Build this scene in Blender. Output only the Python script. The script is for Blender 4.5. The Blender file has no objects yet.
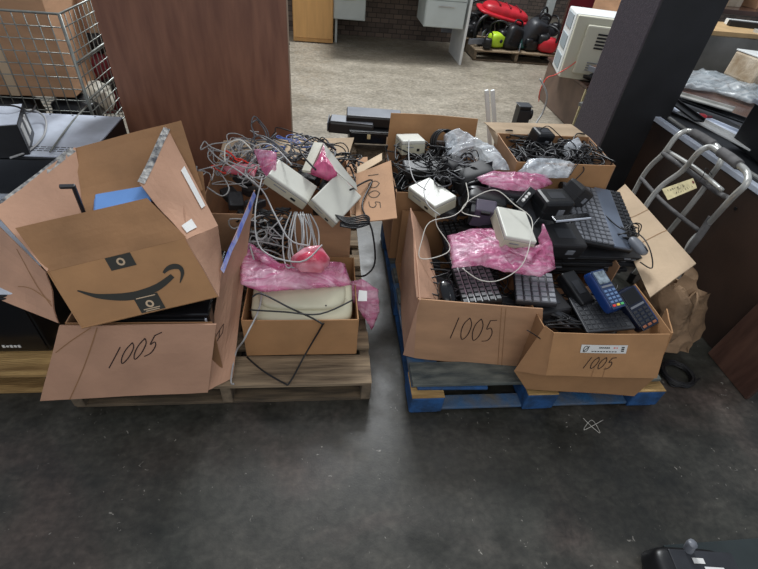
import bpy, bmesh, math, random
from mathutils import Vector, Matrix, Euler, noise

# ------------------------------------------------------------------ camera model (metres, room axes)
F = 450.0; H = 1.53
P = math.radians(40.9); R = math.radians(6.5); TH = math.radians(9.5)
cT, sT = math.cos(TH), math.sin(TH)
def ray(px, py):
    u = px - 379.0; v = -(py - 284.5)
    x = (u*math.cos(R) - v*math.sin(R))/F; y = (u*math.sin(R) + v*math.cos(R))/F
    d = (x, y*math.sin(P) + math.cos(P), y*math.cos(P) - math.sin(P))
    return (d[0]*cT + d[1]*sT, -d[0]*sT + d[1]*cT, d[2])
def W(px, py, z=0.0):            # photo pixel seen at height z
    d = ray(px, py); t = (z - H)/d[2]; return Vector((d[0]*t, d[1]*t, z))
def WY(px, py, y):               # photo pixel seen on the plane y
    d = ray(px, py); t = y/d[1]; return Vector((d[0]*t, y, H + d[2]*t))
def WX(px, py, x):
    d = ray(px, py); t = x/d[0]; return Vector((x, d[1]*t, H + d[2]*t))

scn = bpy.context.scene
COL = scn.collection
RND = random.Random(7)
PI = math.pi

# ------------------------------------------------------------------ materials
def lin(c):
    return tuple(((v/255.0)/12.92 if v/255.0 <= 0.04045 else ((v/255.0+0.055)/1.055)**2.4) for v in c[:3]) + (1.0,)
def base_mat(name):
    m = bpy.data.materials.new(name); m.use_nodes = True
    nt = m.node_tree; b = nt.nodes['Principled BSDF']
    return m, nt, b
def mat(name, c, rough=0.6, metal=0.0, var=0.0, scale=6.0, bump=0.0, bscale=60.0, stretch=(1,1,1), c2=None, detail=4.0, spec=None):
    m, nt, b = base_mat(name)
    b.inputs['Roughness'].default_value = rough; b.inputs['Metallic'].default_value = metal
    if spec is not None: b.inputs['Specular IOR Level'].default_value = spec
    b.inputs['Base Color'].default_value = lin(c)
    tc = nt.nodes.new('ShaderNodeTexCoord'); mp = nt.nodes.new('ShaderNodeMapping')
    mp.inputs['Scale'].default_value = stretch
    nt.links.new(tc.outputs['Object'], mp.inputs['Vector'])
    if var > 0 or c2:
        n = nt.nodes.new('ShaderNodeTexNoise'); n.inputs['Scale'].default_value = scale; n.inputs['Detail'].default_value = detail
        nt.links.new(mp.outputs['Vector'], n.inputs['Vector'])
        r = nt.nodes.new('ShaderNodeValToRGB')
        k = c2 if c2 else tuple(max(0, v*(1-var)) for v in c)
        r.color_ramp.elements[0].position = 0.32; r.color_ramp.elements[0].color = lin(k)
        r.color_ramp.elements[1].position = 0.66; r.color_ramp.elements[1].color = lin(c)
        nt.links.new(n.outputs['Fac'], r.inputs['Fac']); nt.links.new(r.outputs['Color'], b.inputs['Base Color'])
    if bump > 0:
        n2 = nt.nodes.new('ShaderNodeTexNoise'); n2.inputs['Scale'].default_value = bscale; n2.inputs['Detail'].default_value = 3
        nt.links.new(mp.outputs['Vector'], n2.inputs['Vector'])
        bp = nt.nodes.new('ShaderNodeBump'); bp.inputs['Strength'].default_value = bump; bp.inputs['Distance'].default_value = 0.01
        nt.links.new(n2.outputs['Fac'], bp.inputs['Height']); nt.links.new(bp.outputs['Normal'], b.inputs['Normal'])
    return m
def grain(name, c1, c2, rough=0.5, scale=(1,1,1), wscale=3.0, dist=6.0, bump=0.15):
    m, nt, b = base_mat(name); b.inputs['Roughness'].default_value = rough
    tc = nt.nodes.new('ShaderNodeTexCoord'); mp = nt.nodes.new('ShaderNodeMapping'); mp.inputs['Scale'].default_value = scale
    nt.links.new(tc.outputs['Object'], mp.inputs['Vector'])
    w = nt.nodes.new('ShaderNodeTexWave'); w.inputs['Scale'].default_value = wscale; w.inputs['Distortion'].default_value = dist
    w.inputs['Detail'].default_value = 4; w.inputs['Detail Scale'].default_value = 2.0
    n = nt.nodes.new('ShaderNodeTexNoise'); n.inputs['Scale'].default_value = 12; n.inputs['Detail'].default_value = 6
    nt.links.new(mp.outputs['Vector'], w.inputs['Vector']); nt.links.new(mp.outputs['Vector'], n.inputs['Vector'])
    mx = nt.nodes.new('ShaderNodeMath'); mx.operation = 'ADD'; ml = nt.nodes.new('ShaderNodeMath'); ml.operation = 'MULTIPLY'; ml.inputs[1].default_value = 0.5
    nt.links.new(w.outputs['Fac'], mx.inputs[0]); nt.links.new(n.outputs['Fac'], mx.inputs[1]); nt.links.new(mx.outputs[0], ml.inputs[0])
    r = nt.nodes.new('ShaderNodeValToRGB'); r.color_ramp.elements[0].position = .2; r.color_ramp.elements[1].position = .8
    r.color_ramp.elements[0].color = lin(c1); r.color_ramp.elements[1].color = lin(c2)
    nt.links.new(ml.outputs[0], r.inputs['Fac']); nt.links.new(r.outputs['Color'], b.inputs['Base Color'])
    bp = nt.nodes.new('ShaderNodeBump'); bp.inputs['Strength'].default_value = bump; bp.inputs['Distance'].default_value = .004
    nt.links.new(ml.outputs[0], bp.inputs['Height']); nt.links.new(bp.outputs['Normal'], b.inputs['Normal'])
    return m
def film(name, c, alpha=0.4, rough=0.25, bump=0.8, bscale=30):
    bscale *= .38; bump *= .7
    m, nt, b = base_mat(name)
    b.inputs['Base Color'].default_value = lin(c); b.inputs['Roughness'].default_value = rough
    b.inputs['Specular IOR Level'].default_value = .8
    out = nt.nodes['Material Output']
    tr = nt.nodes.new('ShaderNodeBsdfTransparent'); tr.inputs['Color'].default_value = lin(tuple(min(255, v*.2+204) for v in c))
    mx = nt.nodes.new('ShaderNodeMixShader')
    tc = nt.nodes.new('ShaderNodeTexCoord'); v = nt.nodes.new('ShaderNodeTexNoise'); v.inputs['Scale'].default_value = bscale; v.inputs['Detail'].default_value = 5; v.inputs['Distortion'].default_value = 1.5
    nt.links.new(tc.outputs['Object'], v.inputs['Vector'])
    r = nt.nodes.new('ShaderNodeMapRange'); r.inputs['From Min'].default_value = .3; r.inputs['From Max'].default_value = .7
    r.inputs['To Min'].default_value = max(0, alpha-.2); r.inputs['To Max'].default_value = min(1, alpha+.25)
    nt.links.new(v.outputs['Fac'], r.inputs['Value']); nt.links.new(r.outputs['Result'], mx.inputs['Fac'])
    bp = nt.nodes.new('ShaderNodeBump'); bp.inputs['Strength'].default_value = bump; bp.inputs['Distance'].default_value = .012
    nt.links.new(v.outputs['Fac'], bp.inputs['Height']); nt.links.new(bp.outputs['Normal'], b.inputs['Normal'])
    cr = nt.nodes.new('ShaderNodeValToRGB'); cr.color_ramp.elements[0].position = .42; cr.color_ramp.elements[0].color = lin(tuple(v*.92 for v in c)); cr.color_ramp.elements[1].position = .62; cr.color_ramp.elements[1].color = lin(tuple(min(255, v*.45+140) for v in c))  # whitish streaks: highlights on the film mixed into its colour
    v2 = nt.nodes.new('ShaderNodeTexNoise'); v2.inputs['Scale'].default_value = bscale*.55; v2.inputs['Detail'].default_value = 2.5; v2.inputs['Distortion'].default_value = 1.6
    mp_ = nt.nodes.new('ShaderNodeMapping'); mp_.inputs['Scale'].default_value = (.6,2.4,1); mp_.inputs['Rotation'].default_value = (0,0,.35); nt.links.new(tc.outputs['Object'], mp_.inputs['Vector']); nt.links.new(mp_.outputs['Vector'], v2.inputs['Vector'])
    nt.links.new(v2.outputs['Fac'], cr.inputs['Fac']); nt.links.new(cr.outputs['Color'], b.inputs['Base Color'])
    nt.links.new(tr.outputs[0], mx.inputs[1]); nt.links.new(b.outputs[0], mx.inputs[2]); nt.links.new(mx.outputs[0], out.inputs['Surface'])
    return m
M = {}
M['card'] = mat('cardboard', (188,146,112), .85, var=.12, scale=5, bump=.12, bscale=90, stretch=(1,1,3))
M['card_pink'] = mat('cardboard_rosy', (192,150,124), .85, var=.10, scale=5, bump=.12, bscale=80)
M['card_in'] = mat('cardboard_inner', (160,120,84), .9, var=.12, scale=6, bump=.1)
M['card_kraft'] = mat('cardboard_kraft', (178,134,92), .8, var=.08, scale=9, bump=.1)
M['card_light'] = mat('cardboard_light', (205,180,150), .85, var=.1, scale=5, bump=.1)
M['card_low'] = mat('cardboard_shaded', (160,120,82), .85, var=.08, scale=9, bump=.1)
M['ink'] = mat('marker_ink', (36,22,24), .7)
M['ink_brown'] = mat('print_ink', (70,58,44), .8)
M['ink_dark'] = mat('box_print', (45,45,40), .7)
M['label_w'] = mat('paper_label', (225,225,222), .6, var=.05)
M['label_cream'] = mat('paper_tag', (226,212,165), .7, var=.12, scale=30)
M['tape_dark'] = mat('torn_tape', (70,72,78), .35, c2=(190,188,182), scale=60, bump=.3)
M['tape_blue'] = mat('blue_tape', (88,116,225), .3, c2=(200,210,245), scale=25)
M['beige'] = mat('beige_plastic', (208,205,190), .5, var=.06, scale=8)
M['beige_top'] = mat('pale_plastic', (212,212,202), .42, var=.06, scale=8)
M['beige_side'] = mat('putty_plastic', (196,192,170), .5, var=.08, scale=10)
M['cream'] = mat('cream_plastic', (208,204,178), .4, var=.06)
M['black'] = mat('black_plastic', (26,27,30), .38, var=.3, scale=20)
M['black_gloss'] = mat('black_gloss', (18,19,22), .18)
M['black_matte'] = mat('black_matte', (33,33,36), .6, var=.3)
M['grey_dark'] = mat('charcoal_plastic', (48,50,55), .42, var=.2, scale=12)
M['violet_grey'] = mat('smoky_plastic', (88,80,98), .3, var=.2)
M['grey_mid'] = mat('grey_plastic', (128,132,140), .4, var=.15)
M['key'] = mat('keycap', (44,46,50), .5)
M['key_light'] = mat('keycap_pale', (120,123,130), .4)
M['silver'] = mat('silver_sheet', (214,222,236), .35, .0, var=.25, scale=5, stretch=(1,1,1))
M['palmrest'] = mat('palm_rest', (118,128,145), .3, .2, var=.1)
M['wire_metal'] = mat('zinc_wire', (140,143,138), .35, .5, var=.2, scale=20)
M['alu'] = mat('aluminium_tube', (205,205,200), .3, .35, var=.15, scale=10)
M['foam'] = mat('foam_grip', (108,106,106), .8, var=.2, scale=30)
M['cab_black'] = mat('black_cable_jacket', (22,22,25), .45)
M['cab_grey'] = mat('grey_cable_jacket', (168,168,168), .5)
M['cab_white'] = mat('white_cable_jacket', (212,208,198), .5)
M['cab_dgrey'] = mat('dark_grey_cable_jacket', (92,92,96), .5)
M['cab_red'] = mat('red_cable_jacket', (225,60,45), .5)
M['cab_blue'] = mat('blue_cable_jacket', (75,110,185), .5)
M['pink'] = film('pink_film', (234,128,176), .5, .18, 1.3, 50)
M['pink_solid'] = mat('pink_foam', (214,92,138), .3, bump=.5, bscale=40, var=.25, scale=25)
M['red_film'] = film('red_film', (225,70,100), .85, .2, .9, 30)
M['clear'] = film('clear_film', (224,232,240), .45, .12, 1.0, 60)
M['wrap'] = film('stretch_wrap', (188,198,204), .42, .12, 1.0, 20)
M['pallet'] = mat('pallet_wood', (160,140,114), .88, c2=(98,84,68), scale=3.5, bump=.5, bscale=20, stretch=(1.2,14,14), detail=7)
M['pallet_low'] = mat('pallet_wood_shaded', (116,100,80), .9, c2=(66,58,48), scale=4, bump=.4, stretch=(1.2,12,12), detail=6)  # bottom boards: shade under the deck put into a darker wood colour
M['pallet_y'] = mat('pallet_wood_fresh', (188,154,100), .85, c2=(132,102,60), scale=3.5, bump=.5, bscale=20, stretch=(1.2,10,10), detail=7)
M['pallet_end'] = mat('pallet_end_wood', (128,112,92), .9, var=.3, scale=25, bump=.4)
M['pallet_g'] = mat('worn_deck', (108,112,106), .85, c2=(58,66,68), scale=9, bump=.4, stretch=(1,4,4))
M['blue'] = mat('pallet_blue_paint', (42,90,146), .7, c2=(34,62,96), scale=18, bump=.4)
M['blue_worn'] = mat('pallet_blue_worn', (50,96,140), .75, c2=(104,98,86), scale=10, bump=.4)
M['panelwood'] = mat('brown_woodgrain', (136,94,74), .45, c2=(114,76,60), scale=6, bump=.05, stretch=(5,5,.7), detail=10)
M['panel_edge'] = mat('panel_edge', (150,130,112), .6)
M['oak'] = mat('light_oak', (208,160,100), .45, var=.06, scale=3, stretch=(10,10,1))
M['cab_brown'] = mat('dark_brown_laminate', (74,56,46), .4, c2=(50,40,36), scale=3, bump=.05)
M['desk_grey'] = mat('desk_enamel', (192,200,198), .4, var=.04)
M['desk_brown'] = mat('desk_brown', (120,98,84), .5, c2=(98,80,70), scale=7)
M['col_side'] = mat('column_paint', (74,66,74), .55, c2=(62,56,64), scale=60, bump=.3, bscale=140)
M['pin_blue'] = mat('terminal_blue', (22,54,112), .25)
M['pin_dark'] = mat('terminal_navy', (20,28,48), .25)
M['pin_face'] = mat('terminal_face', (44,62,98), .3)
M['screen'] = mat('lcd_screen', (150,165,175), .15, c2=(40,48,56), scale=40)
M['kred'] = mat('key_red', (225,70,60), .4); M['kyel'] = mat('key_yellow', (235,200,70), .4); M['kgrn'] = mat('key_green', (90,190,110), .4)
M['kblue'] = mat('key_blue', (104,132,170), .4)
M['kdim'] = mat('key_dim_orange', (150,92,62), .4)
M['lightblue'] = mat('pale_blue_sheet', (110,158,225), .5, var=.08)
M['paper'] = mat('brown_paper', (152,124,96), .85, c2=(112,90,68), scale=10, bump=.5, bscale=30)
M['red_shell'] = mat('red_shell', (205,36,50), .35, var=.2); M['lime'] = mat('lime_shell', (178,214,50), .4); M['teal'] = mat('teal_shell', (30,100,98), .4)
M['yellow'] = mat('pale_yellow', (225,195,120), .5); M['red_dark'] = mat('dark_red', (120,28,40), .5, var=.2)
M['ac_white'] = mat('ac_white', (226,228,226), .4, var=.03); M['ac_grey'] = mat('ac_grille', (150,160,165), .5); M['ac_cream'] = mat('ac_cream', (202,200,182), .5)
M['sheet_grey'] = mat('grey_sheet', (140,140,138), .45, .2, var=.2, scale=3)
M['tabletop'] = mat('walnut_top', (96,70,60), .2, c2=(70,50,44), scale=4, stretch=(1,6,1))
M['yellowwood'] = mat('pine_edge', (214,178,128), .6, var=.1)
M['foamblock'] = mat('stained_foam', (200,186,165), .8, c2=(150,128,100), scale=7, bump=.4)

# concrete floor
def floor_mat():
    m, nt, b = base_mat('concrete')
    tc = nt.nodes.new('ShaderNodeTexCoord'); N = nt.nodes; L = nt.links
    def noi(s, d=6, dist=0):
        n = N.new('ShaderNodeTexNoise'); n.inputs['Scale'].default_value = s; n.inputs['Detail'].default_value = d; n.inputs['Distortion'].default_value = dist
        L.new(tc.outputs['Object'], n.inputs['Vector']); return n
    n1 = noi(1.5, 6, 1.0); n2 = noi(7, 12, .4); n3 = noi(160, 3)
    r = N.new('ShaderNodeValToRGB'); e = r.color_ramp.elements
    e[0].position = .3; e[0].color = lin((44,46,41)); e[1].position = .7; e[1].color = lin((84,72,67))
    x = r.color_ramp.elements.new(.5); x.color = lin((62,60,55))
    L.new(n1.outputs['Fac'], r.inputs['Fac'])
    r2 = N.new('ShaderNodeValToRGB'); r2.color_ramp.elements[0].position = .3; r2.color_ramp.elements[0].color = (.42,.44,.42,1); r2.color_ramp.elements[1].position = .72; r2.color_ramp.elements[1].color = (1.25,1.22,1.18,1)
    L.new(n2.outputs['Fac'], r2.inputs['Fac'])
    mm = N.new('ShaderNodeMixRGB'); mm.blend_type = 'MULTIPLY'; mm.inputs['Fac'].default_value = .75
    L.new(r.outputs['Color'], mm.inputs['Color1']); L.new(r2.outputs['Color'], mm.inputs['Color2'])
    # rear aisle: dusty concrete with window glare put into the colour; front kept dark
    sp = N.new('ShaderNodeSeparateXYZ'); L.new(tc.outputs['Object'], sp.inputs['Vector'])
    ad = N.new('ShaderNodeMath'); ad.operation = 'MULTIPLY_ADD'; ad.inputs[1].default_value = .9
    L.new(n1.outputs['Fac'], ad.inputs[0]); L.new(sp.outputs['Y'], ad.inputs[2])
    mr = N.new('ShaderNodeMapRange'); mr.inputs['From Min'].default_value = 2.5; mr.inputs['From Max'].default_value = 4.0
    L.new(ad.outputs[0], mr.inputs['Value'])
    dust_glare = N.new('ShaderNodeValToRGB'); dust_glare.color_ramp.elements[0].position = .3; dust_glare.color_ramp.elements[0].color = lin((128,120,106)); dust_glare.color_ramp.elements[1].position = .75; dust_glare.color_ramp.elements[1].color = lin((160,151,136))
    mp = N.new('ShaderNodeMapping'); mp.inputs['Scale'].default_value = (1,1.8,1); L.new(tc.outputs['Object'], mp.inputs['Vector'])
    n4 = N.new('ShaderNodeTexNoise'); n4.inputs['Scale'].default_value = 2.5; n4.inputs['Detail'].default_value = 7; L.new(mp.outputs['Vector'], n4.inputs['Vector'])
    L.new(n4.outputs['Fac'], dust_glare.inputs['Fac'])
    m2 = N.new('ShaderNodeMixRGB'); L.new(mr.outputs['Result'], m2.inputs['Fac']); L.new(mm.outputs['Color'], m2.inputs['Color1']); L.new(dust_glare.outputs['Color'], m2.inputs['Color2'])
    # hairline cracks
    v = N.new('ShaderNodeTexVoronoi'); v.feature = 'DISTANCE_TO_EDGE'; v.inputs['Scale'].default_value = .8
    wv = N.new('ShaderNodeVectorMath'); wv.operation = 'MULTIPLY_ADD'; wv.inputs[1].default_value = (.35,.35,.35); L.new(n2.outputs['Color'], wv.inputs[0]); L.new(tc.outputs['Object'], wv.inputs[2]); L.new(wv.outputs[0], v.inputs['Vector'])
    cr = N.new('ShaderNodeMapRange'); cr.inputs['From Min'].default_value = 0.0; cr.inputs['From Max'].default_value = .006; cr.inputs['To Min'].default_value = .82
    L.new(v.outputs['Distance'], cr.inputs['Value'])
    m3 = N.new('ShaderNodeMixRGB'); m3.blend_type = 'MULTIPLY'; m3.inputs['Fac'].default_value = 1; L.new(m2.outputs['Color'], m3.inputs['Color1']); L.new(cr.outputs['Result'], m3.inputs['Color2'])
    mps = N.new('ShaderNodeMapping'); mps.inputs['Scale'].default_value = (6,11,1); mps.inputs['Rotation'].default_value = (0,0,.6); L.new(tc.outputs['Object'], mps.inputs['Vector'])
    ns = N.new('ShaderNodeTexNoise'); ns.inputs['Scale'].default_value = 3; ns.inputs['Detail'].default_value = 8; ns.inputs['Distortion'].default_value = .8; L.new(mps.outputs['Vector'], ns.inputs['Vector'])
    n5 = noi(45, 6); mu = N.new('ShaderNodeMath'); mu.operation = 'MULTIPLY'; L.new(ns.outputs['Fac'], mu.inputs[0]); L.new(n5.outputs['Fac'], mu.inputs[1])
    rs = N.new('ShaderNodeMapRange'); rs.inputs['From Min'].default_value = .14; rs.inputs['From Max'].default_value = .40; rs.inputs['To Min'].default_value = .68; rs.inputs['To Max'].default_value = 1.35; L.new(mu.outputs[0], rs.inputs['Value'])
    m4 = N.new('ShaderNodeMixRGB'); m4.blend_type = 'MULTIPLY'; m4.inputs['Fac'].default_value = 1; L.new(m3.outputs['Color'], m4.inputs['Color1']); L.new(rs.outputs['Result'], m4.inputs['Color2'])
    n6 = noi(38, 4, 1.5); sr = N.new('ShaderNodeMapRange'); sr.inputs['From Min'].default_value = .70; sr.inputs['From Max'].default_value = .76; L.new(n6.outputs['Fac'], sr.inputs['Value'])
    m5 = N.new('ShaderNodeMixRGB'); m5.inputs['Color2'].default_value = lin((150,146,138)); L.new(sr.outputs['Result'], m5.inputs['Fac']); L.new(m4.outputs['Color'], m5.inputs['Color1'])
    L.new(m5.outputs['Color'], b.inputs['Base Color'])
    rr = N.new('ShaderNodeMapRange'); rr.inputs['From Min'].default_value = .3; rr.inputs['From Max'].default_value = .7; rr.inputs['To Min'].default_value = .32; rr.inputs['To Max'].default_value = .6
    L.new(n2.outputs['Fac'], rr.inputs['Value']); L.new(rr.outputs['Result'], b.inputs['Roughness'])
    bp = N.new('ShaderNodeBump'); bp.inputs['Strength'].default_value = .10; bp.inputs['Distance'].default_value = .003
    L.new(n3.outputs['Fac'], bp.inputs['Height']); L.new(bp.outputs['Normal'], b.inputs['Normal'])
    return m
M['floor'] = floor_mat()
def brick_mat():
    m, nt, b = base_mat('dark_brick'); b.inputs['Roughness'].default_value = .85
    tc = nt.nodes.new('ShaderNodeTexCoord'); mp = nt.nodes.new('ShaderNodeMapping'); mp.inputs['Rotation'].default_value = (math.radians(90),0,0)
    br = nt.nodes.new('ShaderNodeTexBrick'); br.inputs['Scale'].default_value = 4.2
    br.inputs['Color1'].default_value = lin((88,78,72)); br.inputs['Color2'].default_value = lin((118,104,94)); br.inputs['Mortar'].default_value = lin((62,58,54))
    nt.links.new(tc.outputs['Object'], mp.inputs['Vector']); nt.links.new(mp.outputs['Vector'], br.inputs['Vector']); nt.links.new(br.outputs['Color'], b.inputs['Base Color'])
    return m
M['brick'] = brick_mat()

# ------------------------------------------------------------------ object helpers
def tag(o, label=None, cat=None, group=None, kind=None):
    if label: o['label'] = label
    if cat: o['category'] = cat
    if group: o['group'] = group
    if kind: o['kind'] = kind
    return o
def thing(name, label, cat, loc=(0,0,0), rot=(0,0,0), group=None):
    o = bpy.data.objects.new(name, None); COL.objects.link(o); o.empty_display_size = .05
    o.location = loc; o.rotation_euler = rot
    return tag(o, label, cat, group)
def link(name, me, m, parent=None, smooth=False):
    o = bpy.data.objects.new(name, me); COL.objects.link(o)
    if m is not None: me.materials.append(m)
    if smooth:
        for p in me.polygons: p.use_smooth = True
    if parent is not None: o.parent = parent
    return o
def from_bm(name, bm, m, parent=None, smooth=False):
    bmesh.ops.recalc_face_normals(bm, faces=bm.faces[:])
    me = bpy.data.meshes.new(name); bm.to_mesh(me); bm.free()
    return link(name, me, m, parent, smooth)
def add_box(bm, c, s, rot=None, bev=0.0, taper=None):
    """box centred at c, size s; taper=(tx,ty) scales the top"""
    hx, hy, hz = s[0]/2, s[1]/2, s[2]/2; vs = []
    for z in (-1, 1):
        for (x, y) in ((-1,-1),(1,-1),(1,1),(-1,1)):
            k = taper if (taper and z > 0) else (1, 1)
            vs.append(Vector((x*hx*k[0], y*hy*k[1], z*hz)))
    if rot is not None: vs = [Euler(rot).to_matrix() @ v for v in vs]
    b2 = bmesh.new(); V = [b2.verts.new(v + Vector(c)) for v in vs]
    for f in ((3,2,1,0),(4,5,6,7),(0,1,5,4),(1,2,6,5),(2,3,7,6),(3,0,4,7)): b2.faces.new([V[i] for i in f])
    if bev > 0: bmesh.ops.bevel(b2, geom=b2.edges[:], offset=bev, segments=2, profile=.5, affect='EDGES')
    me = bpy.data.meshes.new('t'); b2.to_mesh(me); b2.free(); bm.from_mesh(me); bpy.data.meshes.remove(me)
def box(name, c, s, m, parent=None, rot=None, bev=0.003, taper=None, smooth=False):
    bm = bmesh.new(); add_box(bm, c, s, rot, bev, taper); return from_bm(name, bm, m, parent, smooth)
def spline(pts, n=6, closed=False):
    pts = [Vector(p) for p in pts]
    if len(pts) < 3: return pts
    out = []; N = len(pts); rng = range(N if closed else N-1)
    for i in rng:
        if closed: a, b, c, d = pts[(i-1)%N], pts[i], pts[(i+1)%N], pts[(i+2)%N]
        else: a, b, c, d = pts[max(i-1,0)], pts[i], pts[i+1], pts[min(i+2,N-1)]
        for k in range(n):
            t = k/n
            out.append(0.5*((2*b)+(c-a)*t+(2*a-5*b+4*c-d)*t*t+(3*b-a-3*c+d)*t**3))
    if not closed: out.append(pts[-1])
    return out
def add_tube(bm, pts, r, seg=6, closed=False, r2=None):
    pts = [Vector(p) for p in pts]; N = len(pts); rings = []; up = None
    for i, p in enumerate(pts):
        if closed: t = pts[(i+1)%N]-pts[(i-1)%N]
        else: t = pts[min(i+1,N-1)]-pts[max(i-1,0)]
        if t.length < 1e-7: t = Vector((0,0,1))
        t.normalize()
        if up is None:
            up = Vector((0,0,1)) if abs(t.z) < .9 else Vector((1,0,0))
        s = t.cross(up)
        if s.length < 1e-5: s = t.cross(Vector((1,0.3,0.2)))
        s.normalize(); u = s.cross(t); up = u
        rr = r if r2 is None else r+(r2-r)*i/(N-1)
        rings.append([bm.verts.new(p + s*math.cos(2*PI*k/seg)*rr + u*math.sin(2*PI*k/seg)*rr) for k in range(seg)])
    for i in range(N if closed else N-1):
        a, b = rings[i], rings[(i+1)%N]
        for k in range(seg): bm.faces.new((a[k], a[(k+1)%seg], b[(k+1)%seg], b[k]))
    if not closed:
        bm.faces.new(rings[0][::-1]); bm.faces.new(rings[-1])
def tube(name, pts, r, m, parent=None, seg=6, n=6, closed=False, straight=False, r2=None):
    bm = bmesh.new(); add_tube(bm, pts if straight else spline(pts, n, closed), r, seg, closed, r2); return from_bm(name, bm, m, parent, True)

class Panel:
    """a thick, slightly bowed sheet over four corners: a,b = lower left,right; c,d = upper right,left (as seen from its outer side)"""
    def __init__(s, a, b, c, d, warp=.004, seed=0, bow=0.0):
        s.q = [Vector(v) for v in (a, b, c, d)]; s.w = warp; s.seed = seed; s.bow = bow
        s.n = ((s.q[1]-s.q[0])+(s.q[2]-s.q[3])).cross((s.q[3]-s.q[0])+(s.q[2]-s.q[1])).normalized()
    def at(s, u, v, off=0.0):
        a, b, c, d = s.q
        p = (a*(1-u)+b*u)*(1-v) + (d*(1-u)+c*u)*v
        k = noise.noise(Vector((u*2.3+s.seed*3.1, v*2.3, s.seed)))*s.w + s.bow*math.sin(PI*u)*v
        return p + s.n*(k+off)
    def build(s, name, m, parent=None, t=.004, nu=8, nv=8, smooth=True):
        bm = bmesh.new(); f = []; g = []
        for j in range(nv+1):
            f.append([bm.verts.new(s.at(i/nu, j/nv, 0)) for i in range(nu+1)])
            g.append([bm.verts.new(s.at(i/nu, j/nv, -t)) for i in range(nu+1)])
        for j in range(nv):
            for i in range(nu):
                bm.faces.new((f[j][i], f[j][i+1], f[j+1][i+1], f[j+1][i])); bm.faces.new((g[j][i], g[j+1][i], g[j+1][i+1], g[j][i+1]))
        for i in range(nu):
            bm.faces.new((f[0][i], g[0][i], g[0][i+1], f[0][i+1])); bm.faces.new((f[nv][i], f[nv][i+1], g[nv][i+1], g[nv][i]))
        for j in range(nv):
            bm.faces.new((f[j][0], f[j+1][0], g[j+1][0], g[j][0])); bm.faces.new((f[j][nu], g[j][nu], g[j+1][nu], f[j+1][nu]))
        o = from_bm(name, bm, m, parent, False)
        return o
    def strokes(s, name, lines, w, m, parent, off=.0015, n=5):
        """flat ribbons drawn on the sheet; w in metres"""
        bm = bmesh.new()
        for ln in lines:
            pts = spline([Vector((u, v, 0)) for u, v in ln], n) if len(ln) > 2 else [Vector((ln[0][0]*(1-k/6)+ln[1][0]*k/6, ln[0][1]*(1-k/6)+ln[1][1]*k/6, 0)) for k in range(7)]
            P3 = [s.at(p.x, p.y, off) for p in pts]; prev = None
            for i, p in enumerate(P3):
                t = (P3[min(i+1, len(P3)-1)]-P3[max(i-1, 0)])
                if t.length < 1e-7: continue
                sd = t.normalized().cross(s.n)*w/2
                cur = (bm.verts.new(p-sd), bm.verts.new(p+sd))
                if prev: bm.faces.new((prev[0], prev[1], cur[1], cur[0]))
                prev = cur
        me = bpy.data.meshes.new(name); bm.to_mesh(me); bm.free()
        return link(name, me, m, parent)
    def patch(s, name, u0, v0, u1, v1, m, parent, off=.0015, n=4, skew=0.0):
        bm = bmesh.new(); g = []
        for j in range(n+1):
            v = v0+(v1-v0)*j/n
            g.append([bm.verts.new(s.at(u0+(u1-u0)*i/n+skew*(v-v0), v, off)) for i in range(n+1)])
        for j in range(n):
            for i in range(n): bm.faces.new((g[j][i], g[j][i+1], g[j+1][i+1], g[j+1][i]))
        me = bpy.data.meshes.new(name); bm.to_mesh(me); bm.free()
        return link(name, me, m, parent)

def digits(txt, u, v, w, h, gap, slant=0.12, tilt=0.0):
    """hand drawn digits as polylines in panel coordinates"""
    D = {'1': [[(.62,1),(.38,0)]],
         '0': [[(.55,1),(.2,.75),(.12,.35),(.4,0),(.8,.25),(.9,.7),(.6,1.0),(.5,.98)]],
         '5': [[(.98,1.02),(.35,.98)],[(.38,.98),(.25,.58),(.6,.64),(.85,.4),(.65,.08),(.1,0)]]}
    out = []
    for i, ch in enumerate(txt):
        for ln in D[ch]: out.append([(u+i*(w+gap)+(x+slant*y)*w, v+y*h+tilt*(i*(w+gap)+x*w)) for x, y in ln])
    return out

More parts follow.
